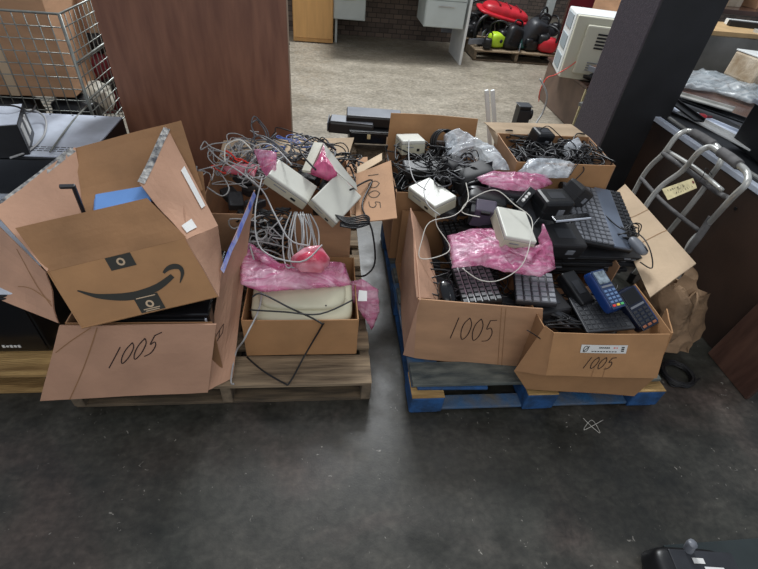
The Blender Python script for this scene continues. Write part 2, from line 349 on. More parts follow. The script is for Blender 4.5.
def smooth_noise(p, s): return noise.noise(Vector(p)*s)
def bag(name, outline, thick, m, label=None, cat=None, parent=None, seed=0, crump=.018, rings=14, group=None, freq=22):
    """a flattish crumpled pillow with sharp folds and the given corner outline"""
    pts = [Vector(p) for p in outline]; O = []; n0 = len(pts)
    for i in range(n0):
        a, b = pts[i], pts[(i+1) % n0]; k = max(3, int((b-a).length/.009))
        k = min(k, 14)
        for j in range(k): O.append(a.lerp(b, j/k))
    n = len(O); c = sum(O, Vector())/n; dirn = Matrix.Rotation(seed*1.7, 3, 'Z')
    def fold(q):
        p = dirn @ q; p = Vector((p.x*freq*.4+seed, p.y*freq*1.1, p.z*freq*.3))
        p += Vector((noise.noise(p*.9), noise.noise(p*.9+Vector((7,7,7))), 0))*.8
        d, _ = noise.voronoi(p); d2, _ = noise.voronoi(p*2.1+Vector((3,1,0)))
        return d[0]*.8 + d2[0]*.10 - .42
    bm = bmesh.new(); top = []; bot = []
    for k in range(1, rings+1):
        s = k/rings; ra = []; rb = []
        for p in O:
            q = c + (p-c)*s; hgt = thick*math.sqrt(max(0, 1-s**3)); f_ = fold(q)
            cr = crump*f_*(1-.6*s**6)
            if k == rings:
                q = q + Vector((noise.noise(q*60), noise.noise(q*60+Vector((5,5,5))), 0))*.005
                v = bm.verts.new(q+Vector((0,0,cr*.6))); ra.append(v); rb.append(v)
            else:
                ra.append(bm.verts.new(q+Vector((0,0,hgt*.75+cr)))); rb.append(bm.verts.new(q+Vector((0,0,-hgt*.3+cr*.4))))
        top.append(ra); bot.append(rb)
    ct = bm.verts.new(c+Vector((0,0,thick*.75+crump*fold(c)))); cb = bm.verts.new(c-Vector((0,0,thick*.3)))
    for i in range(n):
        j = (i+1) % n
        bm.faces.new((ct, top[0][i], top[0][j])); bm.faces.new((cb, bot[0][j], bot[0][i]))
        for k in range(rings-1):
            bm.faces.new((top[k][i], top[k+1][i], top[k+1][j], top[k][j]))
            bm.faces.new((bot[k][i], bot[k][j], bot[k+1][j], bot[k+1][i]))
    o = from_bm(name, bm, m, parent, True)
    if label: tag(o, label, cat, group)
    return o

def cable(pts, r, m, label, group=None, name='cable', n=5, seg=5):
    o = tube(name, pts, r, m, None, seg, n); return tag(o, label, 'cable', group)
def tangle(cx, cy, cz, rx, ry, rz, n, m, r, label, group, seed=1, loops=True, npts=9):
    g = random.Random(seed)
    for i in range(n):
        pts = []
        if loops and g.random() < .55:
            c = Vector((cx+g.uniform(-.6,.6)*rx, cy+g.uniform(-.6,.6)*ry, cz+g.uniform(-.5,.6)*rz)); rad = g.uniform(.25,.6)*min(rx, ry)
            e = Euler((g.uniform(-.9,.9), g.uniform(-.9,.9), g.uniform(0,6))).to_matrix(); turns = g.choice((1.3,1.8,2.4)); k = int(turns*8)
            for j in range(k):
                a = 2*PI*turns*j/k; rr = rad*(1+.25*g.uniform(-1,1))
                pts.append(c + e @ Vector((rr*math.cos(a), rr*math.sin(a)*.7, g.uniform(-.15,.15)*rad)))
        else:
            p = Vector((cx+g.uniform(-1,1)*rx, cy+g.uniform(-1,1)*ry, cz+g.uniform(-.7,.7)*rz))
            for j in range(npts):
                pts.append(p.copy())
                p = p + Vector((g.gauss(0,.45)*rx, g.gauss(0,.45)*ry, g.gauss(0,.35)*rz))
                p.x = min(max(p.x, cx-rx), cx+rx); p.y = min(max(p.y, cy-ry), cy+ry); p.z = min(max(p.z, cz-rz), cz+rz)
        cable(pts, r*g.uniform(.8,1.2), m, label, group, n=4)

# ================================================================== SETTING
bm = bmesh.new()
for v in ((-5,-1.5,0),(9,-1.5,0),(9,9.5,0),(-5,9.5,0)): bm.verts.new(v)
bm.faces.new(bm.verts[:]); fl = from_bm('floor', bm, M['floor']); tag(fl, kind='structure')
wl = box('wall_back', (2,9.57,1.5), (14,.14,3.2), M['brick'], bev=0); tag(wl, kind='structure')
wl2 = box('wall_front_of_storage', (.95,7.06,.9), (3.7,.12,1.8), M['brick'], bev=0); wl2.name = 'wall_rear'; tag(wl2, kind='structure')

# square steel column
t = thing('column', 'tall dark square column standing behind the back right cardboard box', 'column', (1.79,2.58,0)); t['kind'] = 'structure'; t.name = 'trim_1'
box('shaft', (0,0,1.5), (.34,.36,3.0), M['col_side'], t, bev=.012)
box('front_shade_sheet', (0,-.184,1.5), (.338,.008,3.0), M['black_matte'], t, bev=.002)  # black sheet paints the shade of the unlit front face
box('base_plate', (0,0,.008), (.44,.46,.016), M['black_matte'], t)

# ================================================================== PALLETS
def board_pallet(name, label, x0, x1, y0, y1, wm, nd=7):
    t = thing(name, label, 'pallet', ((x0+x1)/2, (y0+y1)/2, 0)); w = x1-x0; d = y1-y0
    for i in range(nd):
        bw = .14 if i in (0, nd-1) else .095
        y = -d/2+bw/2 + i*(d-.14)/(nd-1) if i else -d/2+.07
        box('deck_board', (RND.uniform(-.004,.004), y, .121), (w, bw, .018), wm, t, rot=(0,0,RND.uniform(-.004,.004)))
    for x in (-w/2+.02, 0, w/2-.02): box('stringer', (x,0,.064), (.038, d-.01, .092), M['pallet_end'], t)
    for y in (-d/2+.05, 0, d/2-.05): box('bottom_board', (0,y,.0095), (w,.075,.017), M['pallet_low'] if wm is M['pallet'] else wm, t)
    return t
board_pallet('wooden_pallet', 'weathered wooden pallet under the left group of cardboard boxes', -.90, .19, 1.03, 2.22, M['pallet'])
board_pallet('wooden_pallet', 'yellowish wooden pallet at the left edge under the black computer units', -2.0, -.96, 1.10, 2.30, M['pallet_y'])
# blue block pallet
bp_ = thing('blue_pallet', 'worn blue painted block pallet under the right group of boxes', 'pallet', (.86,1.56,0))
for i in range(8):
    bw = .11 if i in (0,7) else .1
    box('deck_board', (RND.uniform(-.006,.006), -.555+bw/2+i*(1.155-bw)/7, .134), (1.03, bw, .016), M['pallet_g'], bp_)
for x in (-.46, 0, .46):
    box('connector_board', (x,.02,.118), (.12,1.13,.014), M['blue_worn'], bp_)
    box('runner_board', (x,0,.010), (.11,1.17,.016), M['blue'], bp_)
    for y in (-.53, 0, .53):
        k = box('block', (x,y,.064), (.13,.13,.092), M['blue'], bp_, bev=.006)
        if y < 0: box('worn_top', (0,-.532,.1115) if x == 0 else (x,-.532,.1115), (.126,.122,.006), M['pallet_y'], bp_, bev=.001)
for y in (-.555, .555): box('bottom_board', (0,y,.0245), (.79,.06,.013), M['blue_worn'], bp_)
box('splintered_board', (-.36,-.553,.120), (.28,.02,.012), M['blue'], bp_, rot=(0,.03,0)); box('splintered_board', (.22,-.553,.122), (.3,.02,.010), M['blue_worn'], bp_, rot=(0,-.02,0))
# ================================================================== LEFT GROUP: BOXES
def P3d(*a): return W(*a)
# --- outer box with the low front flap (1005)
oa = thing('cardboard_box', 'large open cardboard box with 1005 on its front flap hanging over the left pallet', 'box', (0,0,0))
ZP = .132
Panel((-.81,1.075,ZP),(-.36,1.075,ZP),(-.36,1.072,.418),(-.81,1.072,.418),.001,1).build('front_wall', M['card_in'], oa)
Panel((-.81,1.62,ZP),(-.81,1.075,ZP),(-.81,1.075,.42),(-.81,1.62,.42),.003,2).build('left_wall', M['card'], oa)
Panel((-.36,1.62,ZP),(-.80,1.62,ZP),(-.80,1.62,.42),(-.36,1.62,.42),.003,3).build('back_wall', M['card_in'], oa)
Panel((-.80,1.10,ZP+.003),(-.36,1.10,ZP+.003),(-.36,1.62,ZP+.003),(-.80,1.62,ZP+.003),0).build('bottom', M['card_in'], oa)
fl1 = Panel(W(40,401,.118), W(208,392,.125), W(216,325,.428), W(59,326,.425), .006, 4)
fl1.build('front_flap', M['card_pink'], oa, t=.005)
fl1.strokes('marker_number', digits('1005', .34,.42,.066,.27,.008,.4,.75), .0034, M['ink'], oa)
fl1.strokes('crease', [[(.17,.0),(.21,.45),(.24,.98)]], .003, M['card_in'], oa)
fl1.strokes('crease', [[(0.02,.66),(.1,.82),(.2,.98)]], .003, M['card_in'], oa)
rw = Panel(W(207,391,.13), W(233,378,.14), W(255,190,.60), W(222,268,.52), .008, 5, bow=.0)
rw.build('right_wall', M['card_pink'], oa, t=.005, nu=6, nv=10)
rw.strokes('blue_tape_strip', [[(.0,.975),(.2,.99),(.4,.97),(.6,.985),(.8,.97),(.99,.985)]], .024, M['tape_blue'], oa)
rw.strokes('printed_symbol', [[(.1,.42),(.3,.44)],[(.1,.36),(.3,.38)],[(.1,.36),(.1,.42)],[(.3,.38),(.3,.44)],[(.2,.37),(.2,.43)]], .003, M['ink'], oa)
lf = Panel(W(-25,290,.40), W(58,323,.42), W(46,272,.50), W(-22,205,.52), .012, 6)
lf.build('left_flap', M['card_pink'], oa, t=.005)
lf.strokes('crease', [[(.55,.3),(.75,.4),(.98,.38)],[(.6,.9),(.8,.55),(.99,.3)]], .0025, M['card_in'], oa)

# --- smaller box with the arrow, tilted inside
am = thing('cardboard_box', 'kraft cardboard box printed with a smile shaped arrow, tilted inside the larger box', 'box', (0,0,0))
A1, A2, A3, A4 = W(82,329,.45), W(218,297,.47), W(187,238,.66), W(47,272,.62)
bk = Vector((-.07,.30,.10))                         # depth direction of the tilted box
ff = Panel(A1, A2, A3, A4, .002, 7); ff.build('front_wall', M['card_kraft'], am, t=.004)
Panel(A2, A2+bk, A3+bk, A3, .002, 8).build('right_wall', M['card_pink'], am, t=.004)
Panel(A4, A4+bk, A1+bk, A1, .002, 9).build('left_wall', M['card_kraft'], am, t=.004)
bwp = Panel(A1+bk, A2+bk, W(203,172,.70), W(112,165,.72), .002, 10); bwp.build('back_wall', M['card_in'], am, t=-.004)
Panel(A1, A1+bk, A2+bk, A2, .002, 11).build('bottom', M['card_kraft'], am, t=.004)
ffl = Panel(A4, A3, W(147,198,.75), W(15,228,.71), .003, 12); ffl.build('front_flap', M['card_in'], am, t=.004)
lfl = Panel(W(14,250,.70), A4+Vector((-.0,.02,.0)), W(82,205,.70), W(74,148,.80), .003, 13)
Panel(A4, W(88,216,.665), W(75,148,.80), W(-8,210,.74), .006, 13).build('left_flap', M['card_pink'], am, t=-.004)
lt = Panel(A4, W(88,216,.665), W(75,148,.80), W(-8,210,.74), .006, 13)
lt.strokes('tape_strip', [[(.0,.985),(.4,.985),(.97,.985)]], .02, M['tape_dark'], am, off=.004); lt.strokes('tape_strip', [[(.0,.985),(.4,.985),(.97,.985)]], .02, M['tape_dark'], am, off=-.003)
bf = Panel(W(84,214,.68), W(203,190,.68), W(181,120,.86), W(74,148,.80), .006, 14); bf.build('back_flap', M['card_in'], am, t=.004)
rf = Panel(W(187,239,.655), W(214,215,.66), W(178,122,.84), W(139,184,.75), .010, 15, bow=.0)
rq = Panel(W(139,184,.75), W(187,239,.66), W(218,226,.64), W(166,124,.85), .012, 15)
rq.build('right_flap', M['card_pink'], am, t=.004)
rq.strokes('tape_strip', [[(.03,.02),(.035,.5),(.03,.98)]], .022, M['tape_dark'], am, off=.002)
rq.patch('shipping_label', .40,.80,.80,.93, M['label_w'], am, off=.004); rq.patch('shipping_label', .82,.10,.93,.42, M['label_w'], am, off=.003)
Panel(A2+Vector((.002,0,0)), W(223,262,.50), W(218,226,.64), W(187,239,.66), .004, 16).build('right_wall', M['card_pink'], am, t=.004)
# arrow print: a tapering ribbon with a hooked head
def taper_ribbon(bm, panel, pts, w0, w1, wm, off):
    prev = None; hk = spline([Vector((u, v, 0)) for u, v in pts], 6); N = len(hk)
    for i, p in enumerate(hk):
        t = hk[min(i+1, N-1)]-hk[max(i-1, 0)]; t = Vector((t.x*2.2, t.y, 0)).normalized(); q = i/(N-1)
        w = (w0*(1-q)+w1*q)+wm*math.sin(PI*q); nx, ny = -t.y/2.2*w/2, t.x*w/2
        a = bm.verts.new(panel.at(p.x-nx, p.y-ny, off)); b = bm.verts.new(panel.at(p.x+nx, p.y+ny, off))
        if prev: bm.faces.new((prev[0], a, b, prev[1]))
        prev = (a, b)
def arrow(panel, parent):
    bm = bmesh.new()
    taper_ribbon(bm, panel, [(.112,.62),(.20,.475),(.295,.395),(.39,.345),(.489,.335),(.63,.385),(.765,.50)], .02, .07, .085, .0016)
    taper_ribbon(bm, panel, [(.715,.575),(.76,.625),(.81,.635),(.845,.595),(.84,.50),(.789,.365)], .03, .01, .065, .0022)
    me = bpy.data.meshes.new('arrow_print'); bm.to_mesh(me); bm.free(); link('arrow_print', me, M['ink_dark'], parent)
arrow(ff, am)
def badge(u0, v0, u1, v1, name):
    ff.patch(name, u0, v0, u1, v1, M['ink_dark'], am, off=.0014)
    cu, cv = (u0+u1)/2, (v0+v1)/2; rr = .022
    ff.strokes('badge_ring', [[(cu+rr*math.cos(a*PI/6), cv+rr*2.1*math.sin(a*PI/6)) for a in range(13)]], .0055, M['card_light'], am, off=.002)
badge(.39,.79,.57,.995, 'printed_tape'); badge(.425,.005,.60,.30, 'printed_tape')
ff.strokes('print_line', [[(.46,.045),(.56,.045)],[(.45,.075),(.57,.075)],[(.44,.275),(.58,.275)]], .003, M['card_light'], am, off=.002)

# --- things inside the left boxes
b1 = thing('plastic_binder', 'pale blue flat case lying inside the box with the arrow', 'case', W(124,203,.70), (.15,-.1,.25))
box('cover', (0,0,0), (.17,.12,.02), M['lightblue'], b1, bev=.004); box('spine', (-.083,0,-.012), (.012,.12,.035), M['lightblue'], b1); box('sheets', (.0,0,-.016), (.15,.11,.012), M['label_w'], b1)
b1 = thing('grey_bracket', 'small dark metal bracket leaning inside the box with the arrow', 'bracket', W(80,203,.73), (.4,.1,.3))
box('plate', (0,0,0), (.012,.012,.17), M['grey_dark'], b1); box('hook', (-.015,0,.08), (.04,.012,.012), M['grey_dark'], b1)
b1 = thing('black_unit', 'glossy black electronic unit below the tilted box with the arrow', 'electronic unit', (-.575,1.28,.185))
box('housing', (0,0,.12), (.40,.36,.24), M['black_gloss'], b1, bev=.008); box('front_panel', (0,-.183,.12), (.37,.006,.21), M['black'], b1); box('silver_trim', (.19,-.187,.12), (.006,.006,.22), M['silver'], b1, bev=.001)
for i in range(5): box('vent_slat', (-.1+i*.04,-.188,.05), (.025,.004,.006), M['grey_dark'], b1, bev=.001)

# --- box with the cream device (front right of left pallet)
def open_box(name, label, x0, x1, y0, y1, z0, z1, m, mi, seed=20, front=True, right=True, left=True, back=True):
    t = thing(name, label, 'box', ((x0+x1)/2, (y0+y1)/2, z0)); o = Vector(t.location)
    def pn(n, a, b, c, d, mm, k):
        p = Panel(Vector(a)-o, Vector(b)-o, Vector(c)-o, Vector(d)-o, .003, seed+k); p.build(n, mm, t); return p
    ps = {}
    if front: ps['f'] = pn('front_wall', (x0,y0,z0),(x1,y0,z0),(x1,y0,z1),(x0,y0,z1), m, 1)
    if back: ps['b'] = pn('back_wall', (x1,y1,z0),(x0,y1,z0),(x0,y1,z1),(x1,y1,z1), m, 2)
    if left: ps['l'] = pn('left_wall', (x0,y1,z0),(x0,y0,z0),(x0,y0,z1),(x0,y1,z1), m, 3)
    if right: ps['r'] = pn('right_wall', (x1,y0,z0),(x1,y1,z0),(x1,y1,z1),(x1,y0,z1), m, 4)
    pn('bottom', (x0,y0,z0+.004),(x1,y0,z0+.004),(x1,y1,z0+.004),(x0,y1,z0+.004), mi, 5)
    return t, ps, o
open_box('cardboard_box', 'small plain open cardboard box holding the cream device, right front of the left pallet', -.29, .135, 1.17, 1.55, ZP, .325, M['card_kraft'], M['card_in'], 30)
cb, ps, co = open_box('cardboard_box', 'open cardboard box full of tangled grey cables behind the cream device', -.50, .12, 1.60, 2.12, ZP, .50, M['card'], M['card_in'], 40)
for (a, b, c, d, mm) in (((-.50,2.12,.5),(.12,2.12,.5),(.16,2.26,.56),(-.5,2.25,.52), M['card_light']),):
    Panel(Vector(a)-co, Vector(b)-co, Vector(c)-co, Vector(d)-co, .004, 44).build('back_flap', mm, cb)
Panel(Vector((.12,1.62,.5))-co, Vector((.12,2.12,.5))-co, Vector((.22,2.1,.53))-co, Vector((.2,1.65,.46))-co, .004, 45).build('right_flap', M['card'], cb)

# cream device: rounded tray-like body
def superbox(name, c, s, m, parent, rot=(0,0,0), e=.35, n=10, ztaper=1.0):
    """rounded block (superellipsoid)"""
    bm = bmesh.new(); bmesh.ops.create_uvsphere(bm, u_segments=4*n, v_segments=2*n, radius=1); E = Euler(rot).to_matrix()
    for v in bm.verts:
        q = v.co; f = lambda a, k: math.copysign(abs(a)**k, a)
        r = math.hypot(q.x, q.y); ph = math.atan2(q.z, r); th = math.atan2(q.y, q.x)
        x = f(math.cos(ph), e)*f(math.cos(th), e); y = f(math.cos(ph), e)*f(math.sin(th), e); z = f(math.sin(ph), e)
        k = 1-(1-ztaper)*(z+1)/2
        v.co = Vector(c) + E @ Vector((x*s[0]/2*k, y*s[1]/2*k, z*s[2]/2))
    return from_bm(name, bm, m, parent, True)
cd = thing('cream_device', 'cream rounded plastic device lying in the small box under a pink bag', 'device', (-.075,1.31,.295), (.30,0,-.02))
superbox('body', (0,0,0), (.385,.25,.11), M['cream'], cd, e=.4)
superbox('lid', (0,.02,.05), (.33,.19,.05), M['cream'], cd, e=.5)
superbox('status_light', (.09,-.06,.068), (.008,.008,.006), M['black'], cd, e=1); box('front_slot', (0,-.118,.0), (.25,.006,.006), M['grey_dark'], cd, bev=.001)

# ---- pale computer peripherals (fitted poses)
def pale_box(name, label, pos, rot, d, top=None, cat='peripheral', lid=True, details=1, group=None):
    t = thing(name, label, cat, pos, rot, group); w, l, h = d
    box('body', (0,0,-h*.12), (w,l,h*.76), M['beige_side'], t, bev=.004)
    box('lid', (0,0,h*.37), (w*.995,l*.995,h*.26), top or M['beige_top'], t, bev=.005)
    box('seam', (0,0,h*.235), (w*.985,l*.985,h*.03), M['grey_mid'], t, bev=0)
    if details:
        box('socket', (w*.2,-l/2-.0005,-h*.15), (w*.12,.003,h*.18), M['black'], t, bev=.001)
        box('front_slot', (-w*.15,-l/2-.0005,h*.05), (w*.3,.003,h*.06), M['grey_mid'], t, bev=.0005)
        for s in (-1,1): box('rubber_foot', (s*w*.35,0,-h*.52), (w*.12,l*.6,h*.06), M['black'], t, bev=.001)
    return t
pale_box('receipt_printer', 'pale grey printer lying on the large pink bag of the right heap', (.756,1.442,.560),(.125,.158,-.035),(.132,.185,.066))
pale_box('receipt_printer', 'pale beige printer with cables across its lid, on the left rim of the heap', (.472,1.697,.55),(.152,.003,-1.054),(.185,.121,.06))
pale_box('receipt_printer', 'small beige printer with cable over it in the back left box', (.43,2.12,.60),(-.14,-.018,.122),(.118,.128,.07))
pale_box('receipt_printer', 'long beige printer tilted on the grey cables with pink plastic at its end', (-.128,1.639,.62),(.224,.559,-.225),(.185,.102,.062))
pale_box('receipt_printer', 'square pale grey printer tipped on its corner beside the 1005 side flap', (.050,1.597,.58),(.301,.607,-.471),(.136,.179,.052))
# opened cover with pink foam
oc = thing('opened_printer_cover', 'opened pale printer cover with pink foam inside, behind the two tilted printers', 'printer cover', (0,0,0))
Panel(W(302,170,.66), W(310,171,.67), W(323,143,.72), W(314,142,.72), .001, 50).build('end_panel', M['beige'], oc, t=.012)
Panel(W(328,164,.69), W(357,190,.64), W(356,183,.66), W(323,142,.74), .001, 51).build('lid', M['beige_top'], oc, t=.012)
Panel(W(302,170,.655), W(340,185,.60), W(356,186,.62), W(323,143,.70), .001, 52).build('base', M['pink_solid'], oc, t=.006)
bag('pink_foam', [W(311,172,.67), W(322,152,.70), W(328,160,.69), W(338,176,.66), W(328,180,.64)], .03, M['pink_solid'], parent=oc, seed=3, crump=.01)

# pink bags on the left
bag('pink_bag', [W(241,240,.42), W(262,262,.46), W(300,268,.45), W(345,264,.43), W(352,285,.37), W(310,289,.40), W(262,292,.41), W(240,284,.42)], .028, M['pink'], 'large crumpled pink plastic bag draped over the cream device', 'plastic bag', seed=1, crump=.03)
bag('pink_bag', [W(290,262,.46), W(303,252,.49), W(322,250,.49), W(331,262,.46), W(322,272,.45), W(300,271,.46)], .06, M['red_film'], 'reddish pink stuffed plastic bag behind the cream device', 'plastic bag', seed=5, crump=.012)
pb = bag('pink_bag', [W(349,282,.33), W(362,279,.33), W(378,290,.30), W(380,312,.22), W(372,330,.14), W(363,316,.22), W(351,300,.28)], .03, M['pink'], 'pink plastic bag with white tag hanging off the right side of the left pallet', 'plastic bag', seed=9, crump=.012)
q = Panel(W(358,301,.335), W(367,301,.335), W(367,291,.35), W(359,290,.35), 0); q.build('paper_tag', M['label_w'], pb, t=.001, nu=2, nv=2)
bag('pink_bag', [W(254,151,.72), W(266,152,.73), W(277,154,.72), W(276,172,.68), W(268,178,.66), W(260,168,.67)], .03, M['pink'], 'bright pink plastic bag tucked at the end of the long tilted printer', 'plastic bag', seed=12, crump=.012)
bag('red_sleeve', [W(222,168,.60), W(240,164,.62), W(258,166,.62), W(255,177,.60), W(238,175,.58), W(226,173,.58)], .018, M['red_film'], 'flat red plastic sleeve among the grey cables', 'sleeve', seed=14, crump=.006)

# left cables
tangle(-.33,1.86,.60,.17,.16,.07,20, M['cab_grey'], .0028, 'pale grey cable in the heap left of the tilted printers', 'pale grey cables of the left heap', 11)
tangle(-.17,1.95,.62,.22,.15,.08,20, M['cab_dgrey'], .003, 'dark grey cable in the heap behind the tilted printers', 'dark grey cables of the left heap', 12)
tangle(-.05,1.95,.60,.2,.15,.06,9, M['cab_black'], .003, 'black cable in the heap behind the tilted printers', 'black cables of the left heap', 13)
tangle(-.24,1.555,.42,.11,.05,.11,26, M['cab_black'], .0035, 'black cable hanging below the long tilted printer', 'black cables below the long tilted printer', 14)
tangle(-.24,1.53,.45,.12,.05,.12,14, M['cab_grey'], .003, 'grey cable hanging below the long tilted printer', 'grey cables below the long tilted printer', 15)
tangle(-.33,1.84,.62,.14,.1,.03,3, M['cab_red'], .003, 'red cable in the left heap', 'red cables of the left heap', 16)
tangle(-.16,1.9,.66,.14,.12,.05,3, M['cab_blue'], .0025, 'blue cable in the left heap', 'blue cables of the left heap', 17)
for k in range(7):   # hanging grey loops
    g = RND; a = k*3.4; j = lambda: g.uniform(-3.5,3.5)
    cable([W(290+a*.6+j(),212,.56), W(284+a+j(),235+j(),.52), W(283+a+j(),256+j(),.47), W(290+a+j(),266+j(),.45), W(300+a*.8+j(),256+j(),.47), W(303+a*.7+j(),232+j(),.52), W(298+a*.6,214,.56)], .003, M['cab_grey'], 'grey cable loop hanging under the two tilted printers', 'hanging grey cable loops')
cable([W(262,178,.62), W(255,215,.58), W(262,250,.50), W(300,262,.5), W(322,245,.52)], .003, M['cab_grey'], 'long grey cable drooping in front of the cable box')
cable([W(208,148,.66), W(218,158,.66), W(240,172,.64), W(262,190,.62), W(275,215,.58), W(290,240,.53), W(310,246,.5)], .0032, M['cab_grey'], 'long pale grey cable running from the left end of the heap')
cable([W(225,162,.66), W(226,146,.70), W(240,140,.72), W(252,150,.70)], .003, M['cab_white'], 'white cable arching against the brown panel')
cable([W(252,152,.7), W(256,146,.73), W(268,144,.74), W(280,152,.72), W(292,165,.70)], .003, M['cab_grey'], 'pale cable arching over the bright pink bag')
cable([W(207,187,.56), W(222,196,.54), W(229,188,.56), W(220,172,.58)], .003, M['cab_grey'], 'pale cable end sticking out over the left side of the heap')
cable([W(250,246,.46), W(262,300,.34)+Vector((0,0,.02)), W(247,330,.32)+Vector((0,-.03,0)), W(236,352,.2), W(231,380,.15), W(234,384,.15)], .0035, M['cab_grey'], 'grey cable running down beside the right wall of the big left box')
cable([W(252,297,.40), W(262,294,.41), W(290,308,.385), W(312,318,.345), W(322,322,.335)+Vector((0,-.01,0)), W(322,326,.30), W(305,355,.18), W(290,382,.15), W(284,383,.145), W(262,370,.15), W(247,357,.16)], .0035, M['cab_black'], 'black cable looping down in front of the small plain box')
cable([W(250,310,.37), W(285,312,.375), W(320,314,.37), W(353,300,.38)], .0032, M['cab_black'], 'black cable lying across the cream device')
cable([W(316,170,.72), W(300,150,.76), W(312,138,.78), W(322,141,.76), W(336,150,.72)], .004, M['cab_black'], 'thick black cable arching over the opened printer cover')
cable([W(350,190,.62), W(372,180,.58), W(362,205,.56), W(372,230,.5), W(375,262,.35), W(366,275,.3), W(355,276,.28)], .004, M['cab_black'], 'black cable hanging from the side flap marked 1005')
for k in range(5): cable([W(335+k,215+k,.56), W(350,218+k*1.5,.56), W(365,215+k*2,.56), W(369,220+k,.55), W(355,224+k,.55), W(340,222+k,.55)], .0032, M['cab_black'], 'black cable bundled below the side flap marked 1005', 'black cable bundle at the side flap')
tangle(.16,1.93,.56,.05,.1,.05,6, M['cab_black'], .0035, 'black cable beside the opened printer cover', 'black cables beside the opened cover', 18)
# ================================================================== RIGHT GROUP: BOXES
# front left box (D)
ZQ = .145
bd = thing('cardboard_box', 'cardboard box with 1005 on its front, left front corner of the blue pallet', 'box', (0,0,0))
fD = Panel(W(414,358,.14), W(540,371,.125), W(543,309,.44), W(418,299,.45), .003, 60, bow=.0); fD.build('front_wall', M['card'], bd, t=.005)
fD.strokes('marker_number', digits('1005', .24,.42,.085,.35,.006,.45), .0034, M['ink'], bd)
fD.strokes('crease', [[(.66,.02),(.665,.98)]], .002, M['card_in'], bd); fD.strokes('crease', [[(.69,.02),(.70,.98)]], .002, M['card_in'], bd)
lD = Panel(W(399,278,.145), W(403,355,.145)+Vector((.005,0,0)), W(420,300,.45), W(410,208,.52), .008, 61); lD.build('left_wall', M['card_pink'], bd, t=.005)
Panel(W(403,355,.145), W(415,358,.14), W(420,299,.45), W(419,299,.452), .001, 66).build('corner_fold', M['card_pink'], bd, t=.004)
Panel((.82,1.14,ZQ),(.82,1.74,ZQ),(.82,1.74,.40),(.82,1.14,.40),.003,62).build('right_wall', M['card_in'], bd)
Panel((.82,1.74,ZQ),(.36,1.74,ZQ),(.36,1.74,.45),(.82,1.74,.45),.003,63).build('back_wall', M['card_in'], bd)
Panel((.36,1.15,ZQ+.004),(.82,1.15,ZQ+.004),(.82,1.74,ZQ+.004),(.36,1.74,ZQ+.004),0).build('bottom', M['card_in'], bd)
iD = Panel(W(418,297,.455), W(440,300,.36), W(428,240,.40), W(412,210,.52), .006, 64); iD.build('left_flap', M['card_pink'], bd, t=.004)
iD.strokes('crease', [[(.0,.5),(.9,.2)]], .002, M['card_in'], bd)

# front right box (F) with the printed label
bf_ = thing('cardboard_box', 'cardboard box with white printed sticker above 1005, right front of the blue pallet', 'box', (0,0,0))
F1, F2 = W(526,389,.145), W(634,396,.145)
G1, G2 = W(514,371,.235), W(655,378,.245)
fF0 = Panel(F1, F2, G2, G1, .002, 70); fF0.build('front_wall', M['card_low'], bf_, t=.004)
G1b = W(546,375.5,.262); G2b = W(657,378.5,.262)
fF = Panel(G1b, G2b, W(670,334,.44), W(554,333,.43), .003, 71, bow=.006)
Panel(G1, G1b, W(554,333,.43), W(545,326,.43), .003, 77).build('left_flap', M['card_in'], bf_, t=.004); fF.build('front_flap', M['card_kraft'], bf_, t=.004)
fF.strokes('marker_number', digits('1005', .29,.20,.058,.27,.008,.6), .003, M['ink'], bf_)
fF.patch('printed_sticker', .25,.575,.65,.76, M['label_w'], bf_, off=.002)
fF.strokes('sticker_print', [[(.405+i*.016,.685),(.408+i*.016,.715),(.416+i*.016,.685)] for i in range(6)], .0022, M['ink_dark'], bf_, off=.003)
fF.strokes('sticker_print', [[(.53,.70),(.545,.70)],[(.555,.70),(.565,.70)]], .0045, M['kred'], bf_, off=.003)
fF.strokes('sticker_print', [[(.345+i*.025,.615),(.362+i*.025,.615)] for i in range(9)], .0035, M['ink_dark'], bf_, off=.003)
fF.strokes('sticker_print', [[(.272,.64),(.278,.70),(.295,.73),(.312,.70),(.305,.63),(.285,.60),(.272,.64)],[(.27,.60),(.32,.73)]], .0026, M['ink_dark'], bf_, off=.003)
fF.strokes('sticker_print', [[(.60,.63),(.625,.63)],[(.60,.67),(.625,.67)],[(.60,.71),(.625,.71)]], .005, M['ink_dark'], bf_, off=.003)
fF.strokes('crease', [[(.40,.01),(.41,.25)]], .002, M['card_in'], bf_); fF.strokes('crease', [[(.50,.01),(.505,.25)]], .002, M['card_in'], bf_)
Panel(F2, F2+Vector((0,.40,0)), W(636,284,.44), W(672,333,.435), .004, 72).build('right_wall', M['card_kraft'], bf_, t=.004)
Panel(W(655,369,.26)+Vector((.01,0,0)), W(672,345,.27)+Vector((.0,.1,0)), W(675,318,.42)+Vector((0,.05,0)), W(673,333,.435), .003, 73).build('right_flap', M['card_kraft'], bf_, t=.004)
Panel(F1+Vector((0,.38,0)), F1, W(546,330,.42), F1+Vector((0,.38,.26)), .003, 74).build('left_wall', M['card_in'], bf_, t=.004)
Panel(F2+Vector((0,.38,0)), F1+Vector((0,.38,0)), F1+Vector((0,.38,.10)), F2+Vector((0,.38,.10)), .003, 75).build('back_wall', M['card_in'], bf_, t=.004)
Panel(F1+Vector((0,0,.004)), F2+Vector((0,0,.004)), F2+Vector((0,.38,.004)), F1+Vector((0,.38,.004)), 0).build('bottom', M['card_in'], bf_, t=.003)

